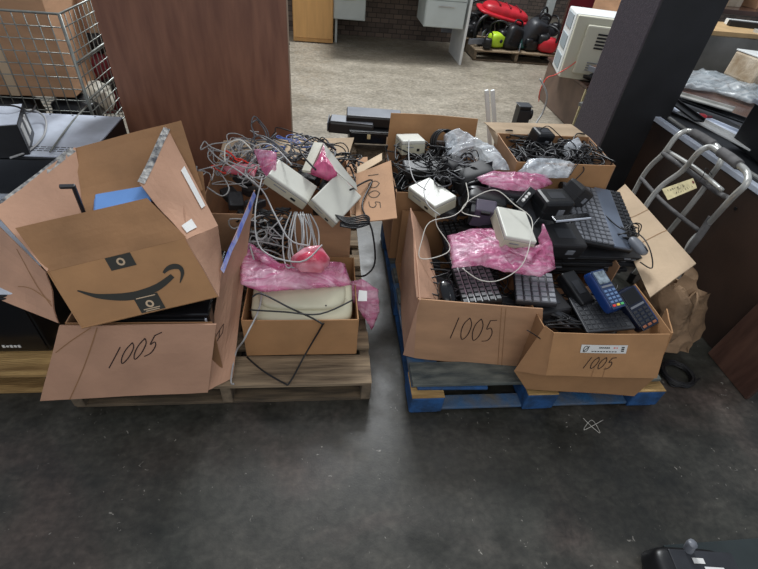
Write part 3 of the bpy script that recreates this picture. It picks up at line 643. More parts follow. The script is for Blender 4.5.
# middle right box (E) with the long flap
be = thing('cardboard_box', 'cardboard box with a wide open right flap holding the keyboards on the blue pallet', 'box', (0,0,0))
hA, hB = W(650,297,.40), Vector((1.29,1.86,.42))
Panel((.86,1.40,ZQ),(1.27,1.40,ZQ),(1.27,1.40,.29),(.86,1.40,.29),.003,80).build('front_wall', M['card'], be)
Panel((1.27,1.40,ZQ),(1.29,1.86,ZQ),hB,(1.27,1.40,.41),.003,81).build('right_wall', M['card'], be)
Panel((1.29,1.86,ZQ),(.86,1.80,ZQ),(.86,1.80,.40),(1.29,1.86,.42),.003,82).build('back_wall', M['card_in'], be)
Panel((.86,1.80,ZQ),(.86,1.40,ZQ),(.86,1.40,.36),(.86,1.80,.40),.003,83).build('left_wall', M['card_in'], be)
Panel((.86,1.40,ZQ+.004),(1.27,1.40,ZQ+.004),(1.29,1.80,ZQ+.004),(.86,1.80,ZQ+.004),0).build('bottom', M['card_in'], be)
eF = Panel(hA, W(696,263,.50), W(625,184,.52), W(606,200,.44), .006, 84); eF.build('right_flap', M['card_light'], be, t=.005)
eF.strokes('crease', [[(.0,.42),(.5,.40),(1,.36)]], .003, M['card_in'], be); eF.strokes('crease', [[(.1,.72),(.5,.66),(1,.62)]], .003, M['card_in'], be)

# back left box (G)
bg = thing('cardboard_box', 'cardboard box with upright back flap and 1005 side flap, back left of blue pallet', 'box', (0,0,0))
gx0, gx1, gy0, gy1, gz = .33, .80, 1.78, 2.22, .52
Panel((gx0,gy0,ZQ),(gx1,gy0,ZQ),(gx1,gy0,gz),(gx0,gy0,gz),.004,90).build('front_wall', M['card_in'], bg)
Panel((gx0,gy1,ZQ),(gx0,gy0,ZQ),(gx0,gy0,gz),(gx0,gy1,gz),.004,91).build('left_wall', M['card'], bg)
Panel((gx1,gy0,ZQ),(gx1,gy1,ZQ),(gx1,gy1,gz),(gx1,gy0,gz),.004,92).build('right_wall', M['card'], bg)
Panel((gx0,gy1,ZQ),(gx1,gy1,ZQ),(gx1,gy1,gz),(gx0,gy1,gz),.004,93).build('back_wall', M['card'], bg)
Panel((gx0,gy0,ZQ+.004),(gx1,gy0,ZQ+.004),(gx1,gy1,ZQ+.004),(gx0,gy1,ZQ+.004),0).build('bottom', M['card_in'], bg)
Panel((gx0,gy1,gz),(gx1,gy1,gz), WY(478,119,2.24), WY(391,113,2.24), .004, 94, bow=-.015).build('back_flap', M['card_kraft'], bg, t=.005)
gF = Panel(W(356,223,.53), W(397,218,.53), W(391,160,.57), W(356,174,.60), .004, 95); gF.build('left_flap', M['card'], bg, t=.005)
def rot_digits(txt):
    out = []
    for ln in digits(txt, 0, 0, .16, .26, .03, .1): out.append([(.32+v*1.1, .93-u*.98) for u, v in ln])
    return out
gF.strokes('marker_number', rot_digits('1005'), .0038, M['ink_brown'], bg)
Panel(W(357,175,.595), W(382,160,.575), W(382,153,.57), W(357,167,.58), .002, 96).build('front_flap', M['card_light'], bg, t=.004)

# back right box (H)
bh = thing('cardboard_box', 'tall cardboard box full of black wires, back right of the blue pallet', 'box', (0,0,0))
h_fr = W(616,166,.68); h_br = W(589,137,.68); h_bl = W(497,133,.68); h_fl = Vector((h_bl.x, h_fr.y, .68))
dn = Vector((0,0,-.535))
Panel(h_fl+dn, h_fr+dn, h_fr, h_fl, .003, 100).build('front_wall', M['card_kraft'], bh)
Panel(h_fr+dn, h_br+dn, h_br, h_fr, .003, 101).build('right_wall', M['card'], bh)
Panel(h_br+dn, h_bl+dn, h_bl, h_br, .003, 102).build('back_wall', M['card_in'], bh)
Panel(h_bl+dn, h_fl+dn, h_fl, h_bl, .003, 103).build('left_wall', M['card'], bh)
Panel(h_fl+dn*.99, h_fr+dn*.99, h_br+dn*.99, h_bl+dn*.99, 0).build('bottom', M['card_in'], bh)
Panel(h_bl, h_br, W(571,124,.72), W(484,122,.71), .003, 104).build('back_flap', M['card_light'], bh)
Panel(h_bl+Vector((-.003,0,0)), W(487,125,.69), W(500,155,.60), W(512,160,.62), .003, 105).build('left_flap', M['card_light'], bh)

# ------------------------------------------------------------------ keyboards
def keyboard(name, label, pos, rot, d, cols, rows, km, bmn, u0=-.5, u1=.5, v0=-.5, v1=.5, palm=None, slim=False):
    """keys laid over part of the case; rows run along local x or y"""
    t = thing(name, label, 'keyboard', pos, rot); w, l, h = d
    box('case', (0,0,0), (w,l,h), bmn, t, bev=min(.006, h*.35))
    kw = (u1-u0)*w/cols; kl = (v1-v0)*l/rows
    me = None
    for i in range(cols):
        for j in range(rows):
            x = (u0*w)+(i+.5)*kw; y = (v0*l)+(j+.5)*kl
            if me is None:
                o = box('key', (0,0,0), (kw*.84, kl*.84, .007 if not slim else .003), km, t, bev=.0012, taper=(.82,.82)); me = o.data
            else:
                o = bpy.data.objects.new('key', me); COL.objects.link(o); o.parent = t
            o.location = (x, y, h/2+(.003 if not slim else .001))
    if palm:
        box('palm_rest', palm[0], palm[1], M['palmrest'], t, bev=.004)
    return t
keyboard('keyboard', 'large dark keyboard with shiny grey palm rest, against the wide right flap', (1.206,1.623,.52),(.247,.149,-.064),(.265,.37,.023), 6, 14, M['key_light'], M['black'], -.47,.18,-.47,.47, palm=((.085,0,.008),(.085,.365,.022)))
keyboard('keyboard', 'dark keyboard peeking out behind the one with a palm rest', W(612,212,.485),(.2,.12,-.1),(.16,.30,.02), 5, 12, M['key'], M['grey_dark'])
keyboard('keyboard', 'long black keyboard lying under the pink bag near the left rim', (.60,1.456,.40),(-.03,-.166,-.017),(.15,.58,.024), 6, 22, M['key'], M['black'])
keyboard('keyboard', 'keypad end of a keyboard with pale keys below the pink bag', (.815,1.235,.425),(.043,-.125,-.258),(.15,.17,.022), 5, 6, M['key_light'], M['grey_dark'])
keyboard('laptop_keyboard', 'slim dark laptop base with black keys in the box with the sticker', (1.045,1.122,.405),(.074,-.099,.014),(.185,.175,.012), 8, 7, M['key'], M['grey_dark'], -.45,.45,-.45,.45, slim=True)
# ------------------------------------------------------------------ stack of thin black laptops
for i, (dx, an, ln, dy) in enumerate(((.0,.01,.37,.02),(.012,-.02,.38,.01),(-.006,.015,.38,.012),(.02,-.01,.39,.0),(.012,.01,.40,.006),(.028,-.012,.40,-.004))):
    lb = ['lowest of the black laptops stacked below the palm rest keyboard','black laptop second from the bottom of the laptop stack','black laptop third from the bottom of the laptop stack','black laptop third from the top of the laptop stack','black laptop second from the top of the laptop stack','topmost closed black laptop just below the palm rest keyboard'][i]
    t = thing('laptop', lb, 'laptop', (1.16+dx,1.57+dy,.325+.0195*i), (.03,-.02+.004*i,an), 'stack of closed black laptops')
    box('base', (0,0,0), (ln,.26,.009), M['black'], t, bev=.003); box('screen_lid', (0,.001,.0085), (ln,.258,.006), M['grey_dark'] if i % 2 else M['black_gloss'], t, bev=.002)
    for s_ in (-1,1): box('hinge', (s_*.13,-.13,.005), (.03,.008,.007), M['grey_mid'] if i in (2,5) else M['black'], t, bev=.002)
    box('port', (.06+.02*i,-.131,.001), (.02,.003,.005), M['grey_mid'], t, bev=.0005)
# ------------------------------------------------------------------ payment terminals
def terminal(label, pos, rot, d, lit):
    t = thing('payment_terminal', label, 'card terminal', pos, rot); w, l, h = d; z = h/2
    superbox('body', (0,0,0), (w,l,h), M['pin_blue'] if lit else M['pin_dark'], t, e=.3, ztaper=.9)
    box('face', (0,-.002,z*.96), (w*.80,l*.92,.004), M['pin_face'] if lit else M['pin_dark'], t, bev=.0015)
    box('screen', (-.0,l*.26,z+.002), (w*.66,l*.30,.004), M['screen'] if lit else M['black_gloss'], t, bev=.001)
    box('title_strip', (0,l*.045,z+.002), (w*.66,l*.045,.003), M['grey_mid'], t, bev=.0005)
    cols = (M['kred'], M['kyel'], M['kgrn'])
    for r in range(5):
        for c in range(3):
            m = (cols[c] if lit else M['kdim']) if r == 0 else (M['kblue'] if lit else M['grey_dark'])
            box('key', ((c-1)*w*.25, -l*.40+r*l*.085, z+.002), (w*.17,l*.05,.004), m, t, bev=.001)
    box('side_trim', (w*.47,0,z*.3), (.006,l*.86,h*.4), M['pin_blue'], t, bev=.002)
    return t
terminal('blue card payment terminal with grey screen and coloured keys, lying on the slim laptop', (1.052,1.171,.475),(.383,.026,.338),(.083,.175,.042), True)
terminal('dark navy card payment terminal with blue edge, in the right corner of the sticker box', (1.167,1.115,.435),(.501,-.3,.342),(.09,.175,.043), False)

# ------------------------------------------------------------------ black adapters, phones and other gear on the heap
def adapter(label, px, py, z, rot, d, m=None, extra=True, group=None, name='power_adapter'):
    t = thing(name, label, 'adapter', W(px,py,z), rot, group)
    box('body', (0,0,0), d, m or M['black'], t, bev=min(d)*.14, smooth=False)
    box('seam', (0,0,0), (d[0]*1.004,d[1]*1.004,.0018), M['grey_dark'], t, bev=0)
    box('socket', (d[0]*.1,-d[1]/2,0), (d[0]*.22,.006,d[2]*.3), M['grey_mid'], t, bev=.001)
    box('rating_label', (0,0,d[2]/2+.0005), (d[0]*.5,d[1]*.4,.001), M['grey_dark'], t, bev=0)
    return t
def rounded(label, px, py, z, rot, d, m=None):
    t = thing('desk_speaker', label, 'speaker', W(px,py,z), rot)
    superbox('shell', (0,0,0), d, m or M['black_matte'], t, e=.42, n=9, ztaper=.86)
    superbox('grille', (0,-d[1]*.46,0), (d[0]*.82,d[1]*.12,d[2]*.7), M['black'], t, e=.4, n=7)
    box('seam', (0,d[1]*.12,0), (d[0]*.985,.003,d[2]*.97), M['grey_dark'], t, bev=0); superbox('dial', (d[0]*.3,-d[1]*.52,-d[2]*.1), (.016,.008,.016), M['grey_mid'], t, e=1, n=5)
    return t
adapter('glossy topped black cube beside the pink bag on the heap', 551,205,.60,(.1,.05,.15),(.14,.11,.10), M['black'])
adapter('black block standing on its corner left of the palm rest keyboard', 576,194,.60,(.2,.5,.5),(.12,.09,.09), M['black_matte'])
rounded('dark rounded speaker in the centre of the heap below the clear bag', 474,178,.60,(.1,-.2,.2),(.19,.14,.11))
rounded('dark rounded speaker between the clear bag and the left rim printer', 452,168,.60,(.2,.1,.6),(.13,.11,.09))
rounded('large dark speaker right of the cable strewn printer', 485,201,.57,(.25,.1,-.2),(.20,.11,.09), M['black'])
adapter('grey block with three round sockets under the small pink bag', 505,193,.59,(.15,.1,-.25),(.17,.08,.06), M['grey_dark'])
adapter('dark block behind the printer on the pink bag', 530,222,.54,(.2,.5,-.3),(.16,.20,.05), M['black_matte'])
adapter('flat black block beneath the small beige printer', 424,170,.56,(.05,0,.05),(.20,.10,.05), M['black'])
adapter('black cube behind the small beige printer', 441,150,.58,(0,.1,.2),(.10,.09,.07), M['black'])
adapter('black adapter with shiny top standing in the tall box of wires', 540,139,.69,(.15,.1,.25),(.10,.08,.09), M['black'])
adapter('black block under the pale laptop edge, left of the keyboards', 560,240,.49,(.2,.1,.1),(.17,.14,.08), M['black_matte'])
adapter('black block deep in the front left box near the mouse', 470,258,.36,(.2,.1,.4),(.2,.16,.06), M['black_matte'])
adapter('black block behind the slim laptop in the sticker box', 545,306,.37,(.1,.1,.3),(.16,.12,.07), M['black_matte'])
adapter('long flat black block along the front rim of the sticker box', 560,318,.37,(.25,.2,-.5),(.20,.035,.04), M['black'])
adapter('black block below the blue payment terminal', 575,290,.42,(.3,.0,.35),(.07,.15,.05), M['black'])
for (px, py) in ((496,191),(499,189.5),(502.5,188)): pass
t = thing('desk_phone', 'smoky violet grey handset cradle left of the pale printer in the middle', 'phone', W(484,213,.55), (.35,.0,-.25))
box('shell', (.0,0,.0), (.105,.08,.10), M['violet_grey'], t, bev=.006, taper=(.8,.8)); box('side', (-.05,0,-.01), (.02,.06,.085), M['grey_dark'], t, bev=.004); box('hook', (.0,-.03,.04), (.04,.02,.015), M['black'], t)
t = thing('socket_block', 'dark connector bar with three pale round plugs below the small pink bag', 'connector', W(524,200,.60), (.3,.3,-.7))
box('bar', (0,0,0), (.035,.12,.05), M['black'], t)
for k in range(3):
    bm = bmesh.new(); bmesh.ops.create_cone(bm, cap_ends=True, segments=14, radius1=.007, radius2=.007, depth=.012, matrix=Matrix.Translation((0,-.03+k*.022,.028))); from_bm('plug', bm, M['label_w'], t)
t = thing('tablet', 'thin black tablet with silver edge leaning between the pale printer and the keyboards', 'tablet', W(548,228,.53), (.5,.75,-.45))
box('body', (0,0,0), (.13,.26,.008), M['black'], t); box('edge_trim', (.066,0,0), (.006,.26,.010), M['grey_mid'], t, bev=.002); box('screen', (0,0,.005), (.115,.24,.002), M['black_gloss'], t, bev=0)
t = thing('silver_bar', 'slim silver edged black bar lying across the keyboard keys', 'bar', W(571,218,.61), (.0,-.05,.12))
box('body', (0,0,0), (.16,.035,.014), M['black_gloss'], t, bev=.003); box('edge_trim', (0,-.018,.003), (.155,.004,.008), M['silver'], t, bev=.001)
# mice
def mouse(label, pos, rot, m=M['black_gloss'], s=1.0):
    t = thing('computer_mouse', label, 'mouse', pos, rot)
    superbox('body', (0,0,0), (.062*s,.11*s,.042*s), m, t, e=.75, n=8); box('button_split', (0,-.03*s,.019*s), (.0015,.045*s,.004), M['black_matte'], t, bev=0)
    superbox('scroll_wheel', (0,-.028*s,.019*s), (.008,.02,.01), M['grey_dark'], t, e=1, n=5)
mouse('glossy black mouse in the front left corner of the 1005 box', W(447,293,.42), (.3,.1,.1))
mouse('grey mouse with cord beside the palm rest of the large keyboard', W(638,246,.50), (.2,.2,.3), M['grey_mid'], .9)
# rolls of black cable in back left box
for (px, py, z, rr, tilt) in ((443,142,.62,.055,(1.2,.3,.2)), (392,185,.50,.05,(.3,.2,.5))):
    bm = bmesh.new()
    for k in range(9):
        c = [Euler(tilt).to_matrix() @ Vector((rr*(1+.04*(k%3))*math.cos(a*PI/9), rr*(1+.04*(k%3))*math.sin(a*PI/9), -.03+k*.0075)) for a in range(18)]
        add_tube(bm, c, .004, 5, True)
    o = from_bm('cable_coil', bm, M['cab_black'], None, True); o.location = W(px,py,z)
    tag(o, 'upright roll of black cable behind the small beige printer' if px > 400 else 'black cable roll at the side flap marked 1005', 'cable coil')
# bags on the right heap
bag('pink_bag', [W(447,236,.50), W(470,229,.52), W(490,228,.53), W(505,248,.53), W(530,262,.53), W(545,246,.54), W(556,268,.50), W(540,277,.50), W(505,272,.50), W(480,265,.49), W(452,268,.48)], .028, M['pink'], 'large pink plastic bag under the pale printer in the front left box', 'plastic bag', seed=21, crump=.03)
bag('pink_bag', [W(538,240,.55), W(543,224,.60), W(552,244,.55), W(555,266,.5), W(545,258,.52)], .02, M['pink'], 'upright corner of pink plastic right of the pale printer', 'plastic bag', seed=24, crump=.01)
bag('pink_bag', [W(476,178,.65), W(492,172,.66), W(520,173,.66), W(548,176,.65), W(553,184,.63), W(532,192,.62), W(505,190,.63), W(482,184,.64)], .025, M['pink'], 'small pink plastic bag on top of the heap next to the clear bag', 'plastic bag', seed=27, crump=.02)
bag('clear_bag', [W(518,172,.66), W(528,160,.69), W(560,160,.69), W(576,166,.67), W(568,178,.65), W(545,178,.65)], .03, M['clear'], 'clear plastic bag on the heap just behind the small pink bag', 'plastic bag', seed=31, crump=.02)
bag('clear_bag', [W(443,136,.66), W(455,131,.69), W(480,143,.68), W(495,150,.66), W(510,170,.64), W(492,170,.62), W(470,155,.62), W(448,160,.60)], .05, M['clear'], 'long clear plastic bag between the back left and back right boxes', 'plastic bag', seed=33, crump=.03)
bag('bubble_wrap', [W(561,152,.67), W(566,144,.70), W(578,138,.72), W(582,145,.70), W(576,156,.67), W(566,157,.66)], .025, M['clear'], 'small bundle of bubble wrap in the tall box of wires', 'bubble wrap', seed=35, crump=.015)
# cables on the right
tangle(1.12,1.98,.64,.21,.15,.05,60, M['cab_black'], .0032, 'black wire in the tall back right box', 'black wires in the back right box', 41)
tangle(1.10,1.98,.66,.2,.12,.04,9, M['cab_dgrey'], .0028, 'grey wire in the tall back right box', 'grey wires in the back right box', 42)
tangle(.46,1.98,.54,.14,.17,.07,34, M['cab_black'], .0035, 'black cable in the back left box', 'black cables in the back left box', 43)
tangle(.62,1.85,.62,.13,.12,.05,16, M['cab_black'], .003, 'black cable over the middle of the right heap', 'black cables over the middle of the right heap', 44)
tangle(.62,1.82,.63,.12,.10,.05,8, M['cab_dgrey'], .0028, 'grey cable over the middle of the right heap', 'grey cables over the middle of the right heap', 45)
tangle(.58,1.30,.37,.19,.12,.03,30, M['cab_black'], .003, 'black cable inside the front left box', 'black cables inside the front left box', 46)
tangle(1.02,1.20,.36,.2,.12,.03,16, M['cab_black'], .003, 'black cable inside the box with the sticker', 'black cables inside the sticker box', 47)
tangle(1.33,1.50,.50,.07,.1,.03,8, M['cab_black'], .0028, 'black cable bunched at the wide right flap', 'black cables at the wide right flap', 48)
cable([W(466,183,.64), W(468,200,.62), W(455,215,.6), W(430,222,.58), W(422,240,.54), W(420,258,.5), W(440,256,.5), W(450,247,.5), W(437,226,.55), W(436,212,.6)], .0019, M['cab_white'], 'white cable looping over the left rim of the front left box')
cable([W(480,217,.6), W(462,212,.6), W(470,200,.63), W(495,190,.65), W(515,205,.63), W(531,218,.62), W(531,238,.6), W(522,265,.55), W(500,280,.50), W(480,280,.48), W(462,268,.5)], .0019, M['cab_white'], 'long white cable looping around the pale printer')
cable([W(409,140,.65), W(409,160,.63), W(414,180,.62), W(426,190,.61)], .0024, M['cab_grey'], 'grey cable over the small beige printer')
cable([W(430,178,.62), W(424,190,.61), W(428,205,.60), W(440,215,.6)], .0024, M['cab_grey'], 'grey cable lying across the lid of the left rim printer')
cable([W(540,130,.74), W(548,126,.78), W(558,134,.74), W(566,142,.7)], .0022, M['cab_black'], 'thin black wire arching above the shiny adapter')
cable([W(573,182,.62), W(584,170,.66), W(578,164,.68), W(570,175,.66)], .0026, M['cab_black'], 'thin black wire on the front wall of the tall box')
cable([W(605,215,.53), W(620,228,.52), W(640,235,.53), W(650,250,.52), W(652,268,.48), W(640,262,.49)], .0028, M['cab_black'], 'black mouse cord hanging over the wide right flap')
cable([W(527,330,.42), W(543,340,.36)+Vector((0,-.02,0)), W(541,362,.25)+Vector((0,-.02,0)), W(535,372,.2)+Vector((0,-.02,0))], .002, M['cab_black'], 'thin black wire between the two front boxes marked 1005')
# hidden fillers that fill the cartons below the visible heap
g = random.Random(5)
for (x0, x1, y0, y1, z0, z1, n, lb, gr) in (
    (.42,.76,1.22,1.55,.27,.36,12,'black adapter packed low in the front left box','black adapters low in the front left box'),
    (.92,1.2,1.5,1.78,.32,.42,5,'black adapter packed under the keyboards','black adapters under the keyboards'),
    (.84,1.18,1.04,1.28,.27,.35,10,'black adapter packed low in the box with the sticker','black adapters low in the sticker box'),
    (.40,.74,1.84,2.16,.40,.49,12,'black adapter packed in the back left box','black adapters in the back left box'),
    (.92,1.34,1.84,2.1,.52,.61,14,'black adapter packed under the wires in the back right box','black adapters in the back right box'),
    (.56,1.02,1.50,1.86,.42,.53,16,'black adapter in the middle of the heap','black adapters in the middle of the heap'),
    (-.42,.06,1.68,2.05,.40,.53,14,'black adapter under the cables of the left heap','black adapters under the left cables')):
    for k in range(n):
        z = z0+(z1-z0)*((k+.5)/n); d = (g.uniform(.06,.11), g.uniform(.05,.08), g.uniform(.03,.045))
        t = thing('power_adapter', lb, 'adapter', (g.uniform(x0,x1), g.uniform(y0,y1), z), (g.uniform(-.4,.4), g.uniform(-.4,.4), g.uniform(0,3)), gr)
        box('body', (0,0,0), d, g.choice((M['black'], M['black_matte'], M['grey_dark'])), t, bev=.006); box('seam', (0,0,0), (d[0]*1.003,d[1]*1.003,.0015), M['grey_dark'], t, bev=0)
        box('cord_stub', (d[0]/2+.01,0,0), (.025,.008,.008), M['black'], t, bev=.002)

# ================================================================== LEFT EDGE: basket and units
t = thing('computer_tower', 'black computer unit on the yellowish pallet at the left edge', 'computer', (-1.33,1.53,.132))
box('case', (0,0,.145), (.66,.66,.28), M['black'], t, bev=.006); box('front_panel', (0,-.334,.15), (.65,.008,.26), M['black_gloss'], t)
for i, h_ in enumerate((.012,.008,.012,.010,.012)): box('logo_letter', (.185+i*.013,-.339,.045), (.009,.002,h_), M['label_w'], t, bev=.0003)
for k in range(3): box('indicator', (.155+k*.02,-.339,.15), (.006,.002,.004), M['grey_mid'], t, bev=.0003)
for s in (-1,1): box('foot', (s*.25,-.2,.004), (.05,.05,.008), M['black_matte'], t, bev=.001)
box('top_cover', (0,0,.288), (.655,.65,.006), M['silver'], t)
t = thing('equipment_case', 'black equipment case under the silver topped unit', 'equipment', (-1.32,2.07,.132))
box('case', (0,0,.145), (.66,.42,.285), M['black'], t, bev=.006); box('handle', (.2,-.215,.15), (.12,.015,.02), M['grey_dark'], t)
for k in range(6): box('vent_slat', (-.2+k*.03,-.212,.2), (.02,.004,.03), M['black_matte'], t, bev=.001)
t = thing('rack_unit', 'silver topped rack unit with black front behind the left boxes', 'equipment', (-1.29,2.065,.42))
box('case', (0,0,.088), (.64,.45,.172), M['black'], t, bev=.004); box('top_cover', (0,.005,.177), (.635,.44,.006), M['silver'], t, bev=.001)
for k in range(10):
    for j in range(3): box('vent_slot', (.04+k*.026,-.17+j*.018,.1805), (.02,.005,.001), M['grey_dark'], t, bev=0)
box('front_panel', (0,-.229,.088), (.63,.006,.16), M['black_gloss'], t)
for k in range(4): box('screw', (-.1+k*.1,.21,.181), (.008,.008,.003), M['grey_mid'], t, bev=.001)
t = thing('power_supply', 'small black box with two white stickers on the silver topped unit', 'power supply', W(2,138,.66)+Vector((-.03,.06,0)), (0,0,.35))
box('case', (0,0,0), (.17,.22,.13), M['black'], t, bev=.003); box('top_cover', (0,0,.066), (.168,.218,.004), M['silver'], t, bev=.001)
box('sticker', (.086,-.05,0), (.002,.05,.08), M['label_w'], t, bev=0); box('sticker', (.086,.04,.005), (.002,.05,.07), M['label_w'], t, bev=0)
cable([W(5,118,.70), W(30,110,.66), W(45,118,.62), W(44,135,.607), W(30,150,.607), W(10,158,.607)], .0045, M['cab_grey'], 'grey cord curving over the silver topped unit')
cable([W(-5,105,.75), W(15,106,.75), W(30,112,.70), W(36,105,.68)], .004, M['cab_black'], 'short black cord with plug on the small black box')
o = tube('bent_rod', [WY(50,152,1.86)+Vector((0,0,0)), WY(80,113,2.32), WY(121,75,3.05)], .004, M['wire_metal'], None, 8, 5); tag(o, 'long thin metal rod slanting over the silver topped unit', 'rod')

# wire basket: near right corner at x=-1.17, y=2.40
bt = thing('wire_basket', 'large galvanised wire mesh container with cardboard inside, top left', 'basket', (-1.17,2.42,0))
def mesh_grid(name, o, du, dv, nu, nv, r, parent, m, skip=None):
    bm = bmesh.new(); o = Vector(o); du = Vector(du); dv = Vector(dv)
    for i in range(nu+1): add_tube(bm, [o+du*(i/nu), o+du*(i/nu)+dv], r, 5)
    for j in range(nv+1): add_tube(bm, [o+dv*(j/nv), o+dv*(j/nv)+du], r, 5)
    return from_bm(name, bm, m, parent, True)
mesh_grid('front_mesh', (0,0,.40), (-1.0,0,0), (0,0,.60), 20, 11, .0028, bt, M['wire_metal'])
mesh_grid('side_mesh', (0,0,.40), (0,.95,0), (0,0,.60), 19, 11, .0028, bt, M['wire_metal'])
mesh_grid('back_mesh', (0,.95,.40), (-1.0,0,0), (0,0,.60), 20, 11, .0028, bt, M['wire_metal'])
for nme, pts in (('top_rim', [(-1,0,1.0),(0,0,1.0),(0,.95,1.0),(-1,.95,1.0)]), ('gate_bar', [(-1,0,.52),(0,0,.52)]), ('gate_bar', [(0,0,.62),(0,.95,.62)]), ('bottom_rim', [(-1,0,.4),(0,0,.4),(0,.95,.4)]), ('gate_bar', [(0.01,0,.80),(0.01,.95,.80)])):
    tube(nme, pts, .0055, M['wire_metal'], bt, 8, straight=True)
for (x, y) in ((0,0),(0,.95),(-1,0),(-1,.95)): tube('corner_post', [(x,y,0),(x,y,1.0)], .008, M['wire_metal'], bt, 8, straight=True)
mesh_grid('floor_mesh', (0,0,.40), (-1.0,0,0), (0,.95,0), 20, 19, .0028, bt, M['wire_metal'])
# contents
def closed_box(label, c, s, rz=0, m=None, rx=0):
    t = thing('cardboard_box', label, 'box', (c[0],c[1],c[2]-s[2]/2), (rx,0,rz))
    box('body', (0,0,s[2]/2), s, m or M['card'], t, bev=.004)
    box('flap', (-s[0]*.25,0,s[2]+.006), (s[0]*.49,s[1],.004), m or M['card'], t, rot=(0,.04,0), bev=.001); box('flap', (s[0]*.26,0,s[2]+.01), (s[0]*.49,s[1],.004), m or M['card'], t, rot=(0,-.06,0), bev=.001)
    box('tape', (0,-s[1]/2-.001,s[2]*.5), (.04,.001,s[2]), M['card_light'], t, bev=0)
closed_box('brown cardboard carton behind the front mesh of the wire container', (-1.55,2.72,.83), (.55,.45,.46), .04, M['card'])
closed_box('narrow cardboard carton leaning behind the side mesh of the wire container', (-1.26,3.08,.80), (.14,.34,.48), .1, M['card_pink'], .08)
closed_box('cardboard carton on top of the wire container at the top left corner', (-1.62,2.75,1.15), (.50,.42,.16), -.1, M['card'])
for i, (x, y, z, c) in enumerate(((-1.32,2.6,.50,'black'),(-1.6,2.55,.50,'black_matte'),(WX(112,98,-1.29)[:]+('red_dark',)),(WX(96,64,-1.30)[:]+('red_dark',)),(WX(90,97,-1.29)[:]+('beige',)),(-1.8,2.6,.50,'beige_side'),(WX(92,40,-1.30)[:]+('black',)),(WX(103,78,-1.31)[:]+('grey_dark',)))):
    lb = ['black bundle low at the corner of the wire container','dark bundle low behind the front mesh','dark red bundle low behind the side mesh','dark red bundle in the middle of the side mesh','pale bundle low behind the side mesh','putty coloured bundle low behind the front mesh','black bundle high behind the side mesh','charcoal bundle in the middle behind the side mesh'][i]
    o = superbox('cloth_bundle', (0,0,0), (.24,.2,.16), M[c], None, e=.8, n=7); o.location = (x,y,z)
    for v in o.data.vertices: v.co += v.co.normalized()*noise.noise(v.co*25)*.02
    tag(o, lb, 'bundle')

# tall brown panel
pn = thing('wood_panel', 'tall brown woodgrain panel standing upright behind the left boxes', 'panel', (-.585,2.40,0))
box('face', (0,0,.8), (.835,.022,1.6), M['panelwood'], pn, bev=.001); box('edge_band', (.42,0,.8), (.006,.024,1.6), M['panel_edge'], pn, bev=.001)
for z in (.42,.5,.95): box('bracket_hole', (.424,0,z), (.002,.008,.008), M['black'], pn, bev=0)

# ================================================================== MIDDLE BEHIND
def platform(): pass
for i, (z, c, lb) in enumerate(((.03,'pallet_end','lowest'),(.125,'desk_brown','middle'),(.22,'pallet_end','top'))):
    t = thing('wooden_shelf_board', lb+' plank of the short wooden stack between the two pallets', 'plank', (.34,2.88,z-.03), (0,0,.02*i))
    box('plank', (0,0,.0125), (.36,.34,.025), M[c], t); box('edge_strip', (0,-.172,.0125), (.36,.004,.02), M['silver'] if i == 1 else M[c], t, bev=.001)
    for s in (-1,1): box('batten', (s*.15,0,.0525), (.03,.32,.054), M['pallet_end'], t)
t = thing('cash_drawer', 'black till unit with a round key lock on the wooden stack behind the boxes', 'till', (.33,2.90,.30))
box('case', (0,0,.04), (.33,.24,.08), M['black'], t); box('drawer_front', (0,-.122,.04), (.31,.006,.065), M['black_gloss'], t); box('lock', (-.04,-.127,.05), (.022,.006,.03), M['label_cream'], t, bev=.002); box('cardboard_patch', (.12,-.127,.03), (.09,.004,.05), M['card_light'], t, bev=.001)
t = thing('black_till', 'long black device with grey top lying on the till unit', 'device', (.33,2.92,.38), (0,0,-.05))
box('case', (0,0,.035), (.36,.16,.065), M['black'], t, bev=.008); box('top_cover', (0,0,.07), (.35,.15,.006), M['grey_mid'], t)
t = thing('black_till', 'wedge shaped black device overhanging the left end of the wooden stack', 'device', W(352,122,.40)+Vector((0,0,-.02)), (.1,0,-.12))
box('case', (0,0,0), (.30,.14,.07), M['black'], t, bev=.012, taper=(.96,.7)); box('end_cap', (-.152,0,0), (.006,.12,.06), M['grey_mid'], t); box('top_cover', (0,0,.037), (.27,.09,.004), M['grey_mid'], t)

# white metal channel and small tower speaker behind the back right box
t = thing('metal_channel', 'pair of white metal rails standing behind the back right box', 'rail', (1.16,2.62,0), (0,0,0))
pz = WY(487,90,2.62); pz2 = WY(489,124,2.62)
for k, px in enumerate((486.5,492.5)):
    a = WY(px,90,2.62); b = WY(px+2,122,2.62); e = a+(b-a)*(a.z/(a.z-b.z)); L_ = (a-e).length; m_ = (a+e)/2-Vector((1.16,2.62,0)); o = box('rail', m_, (.022,.018,L_), M['ac_white'], t, rot=(0,math.atan2(a.x-e.x,a.z-e.z),0), bev=.002); foot_x = e.x-1.16
box('foot_plate', (foot_x,0,.006), (.08,.08,.012), M['alu'], t)
s0 = WY(526,107,2.5)
t = thing('tower_speaker', 'narrow black tower speaker standing behind the back right box', 'speaker', (s0.x,2.53,0))
box('cabinet', (0,0,s0.z/2), (.065,.07,s0.z), M['black'], t); box('top_cover', (0,0,s0.z+.002), (.08,.075,.004), M['grey_dark'], t); box('grille', (0,-.042,s0.z*.55), (.07,.004,s0.z*.85), M['black_matte'], t); box('base', (0,0,.01), (.14,.13,.02), M['black'], t)
superbox('side_knob', (.05,0,s0.z-.05), (.03,.05,.06), M['black'], t, e=.8, n=6)

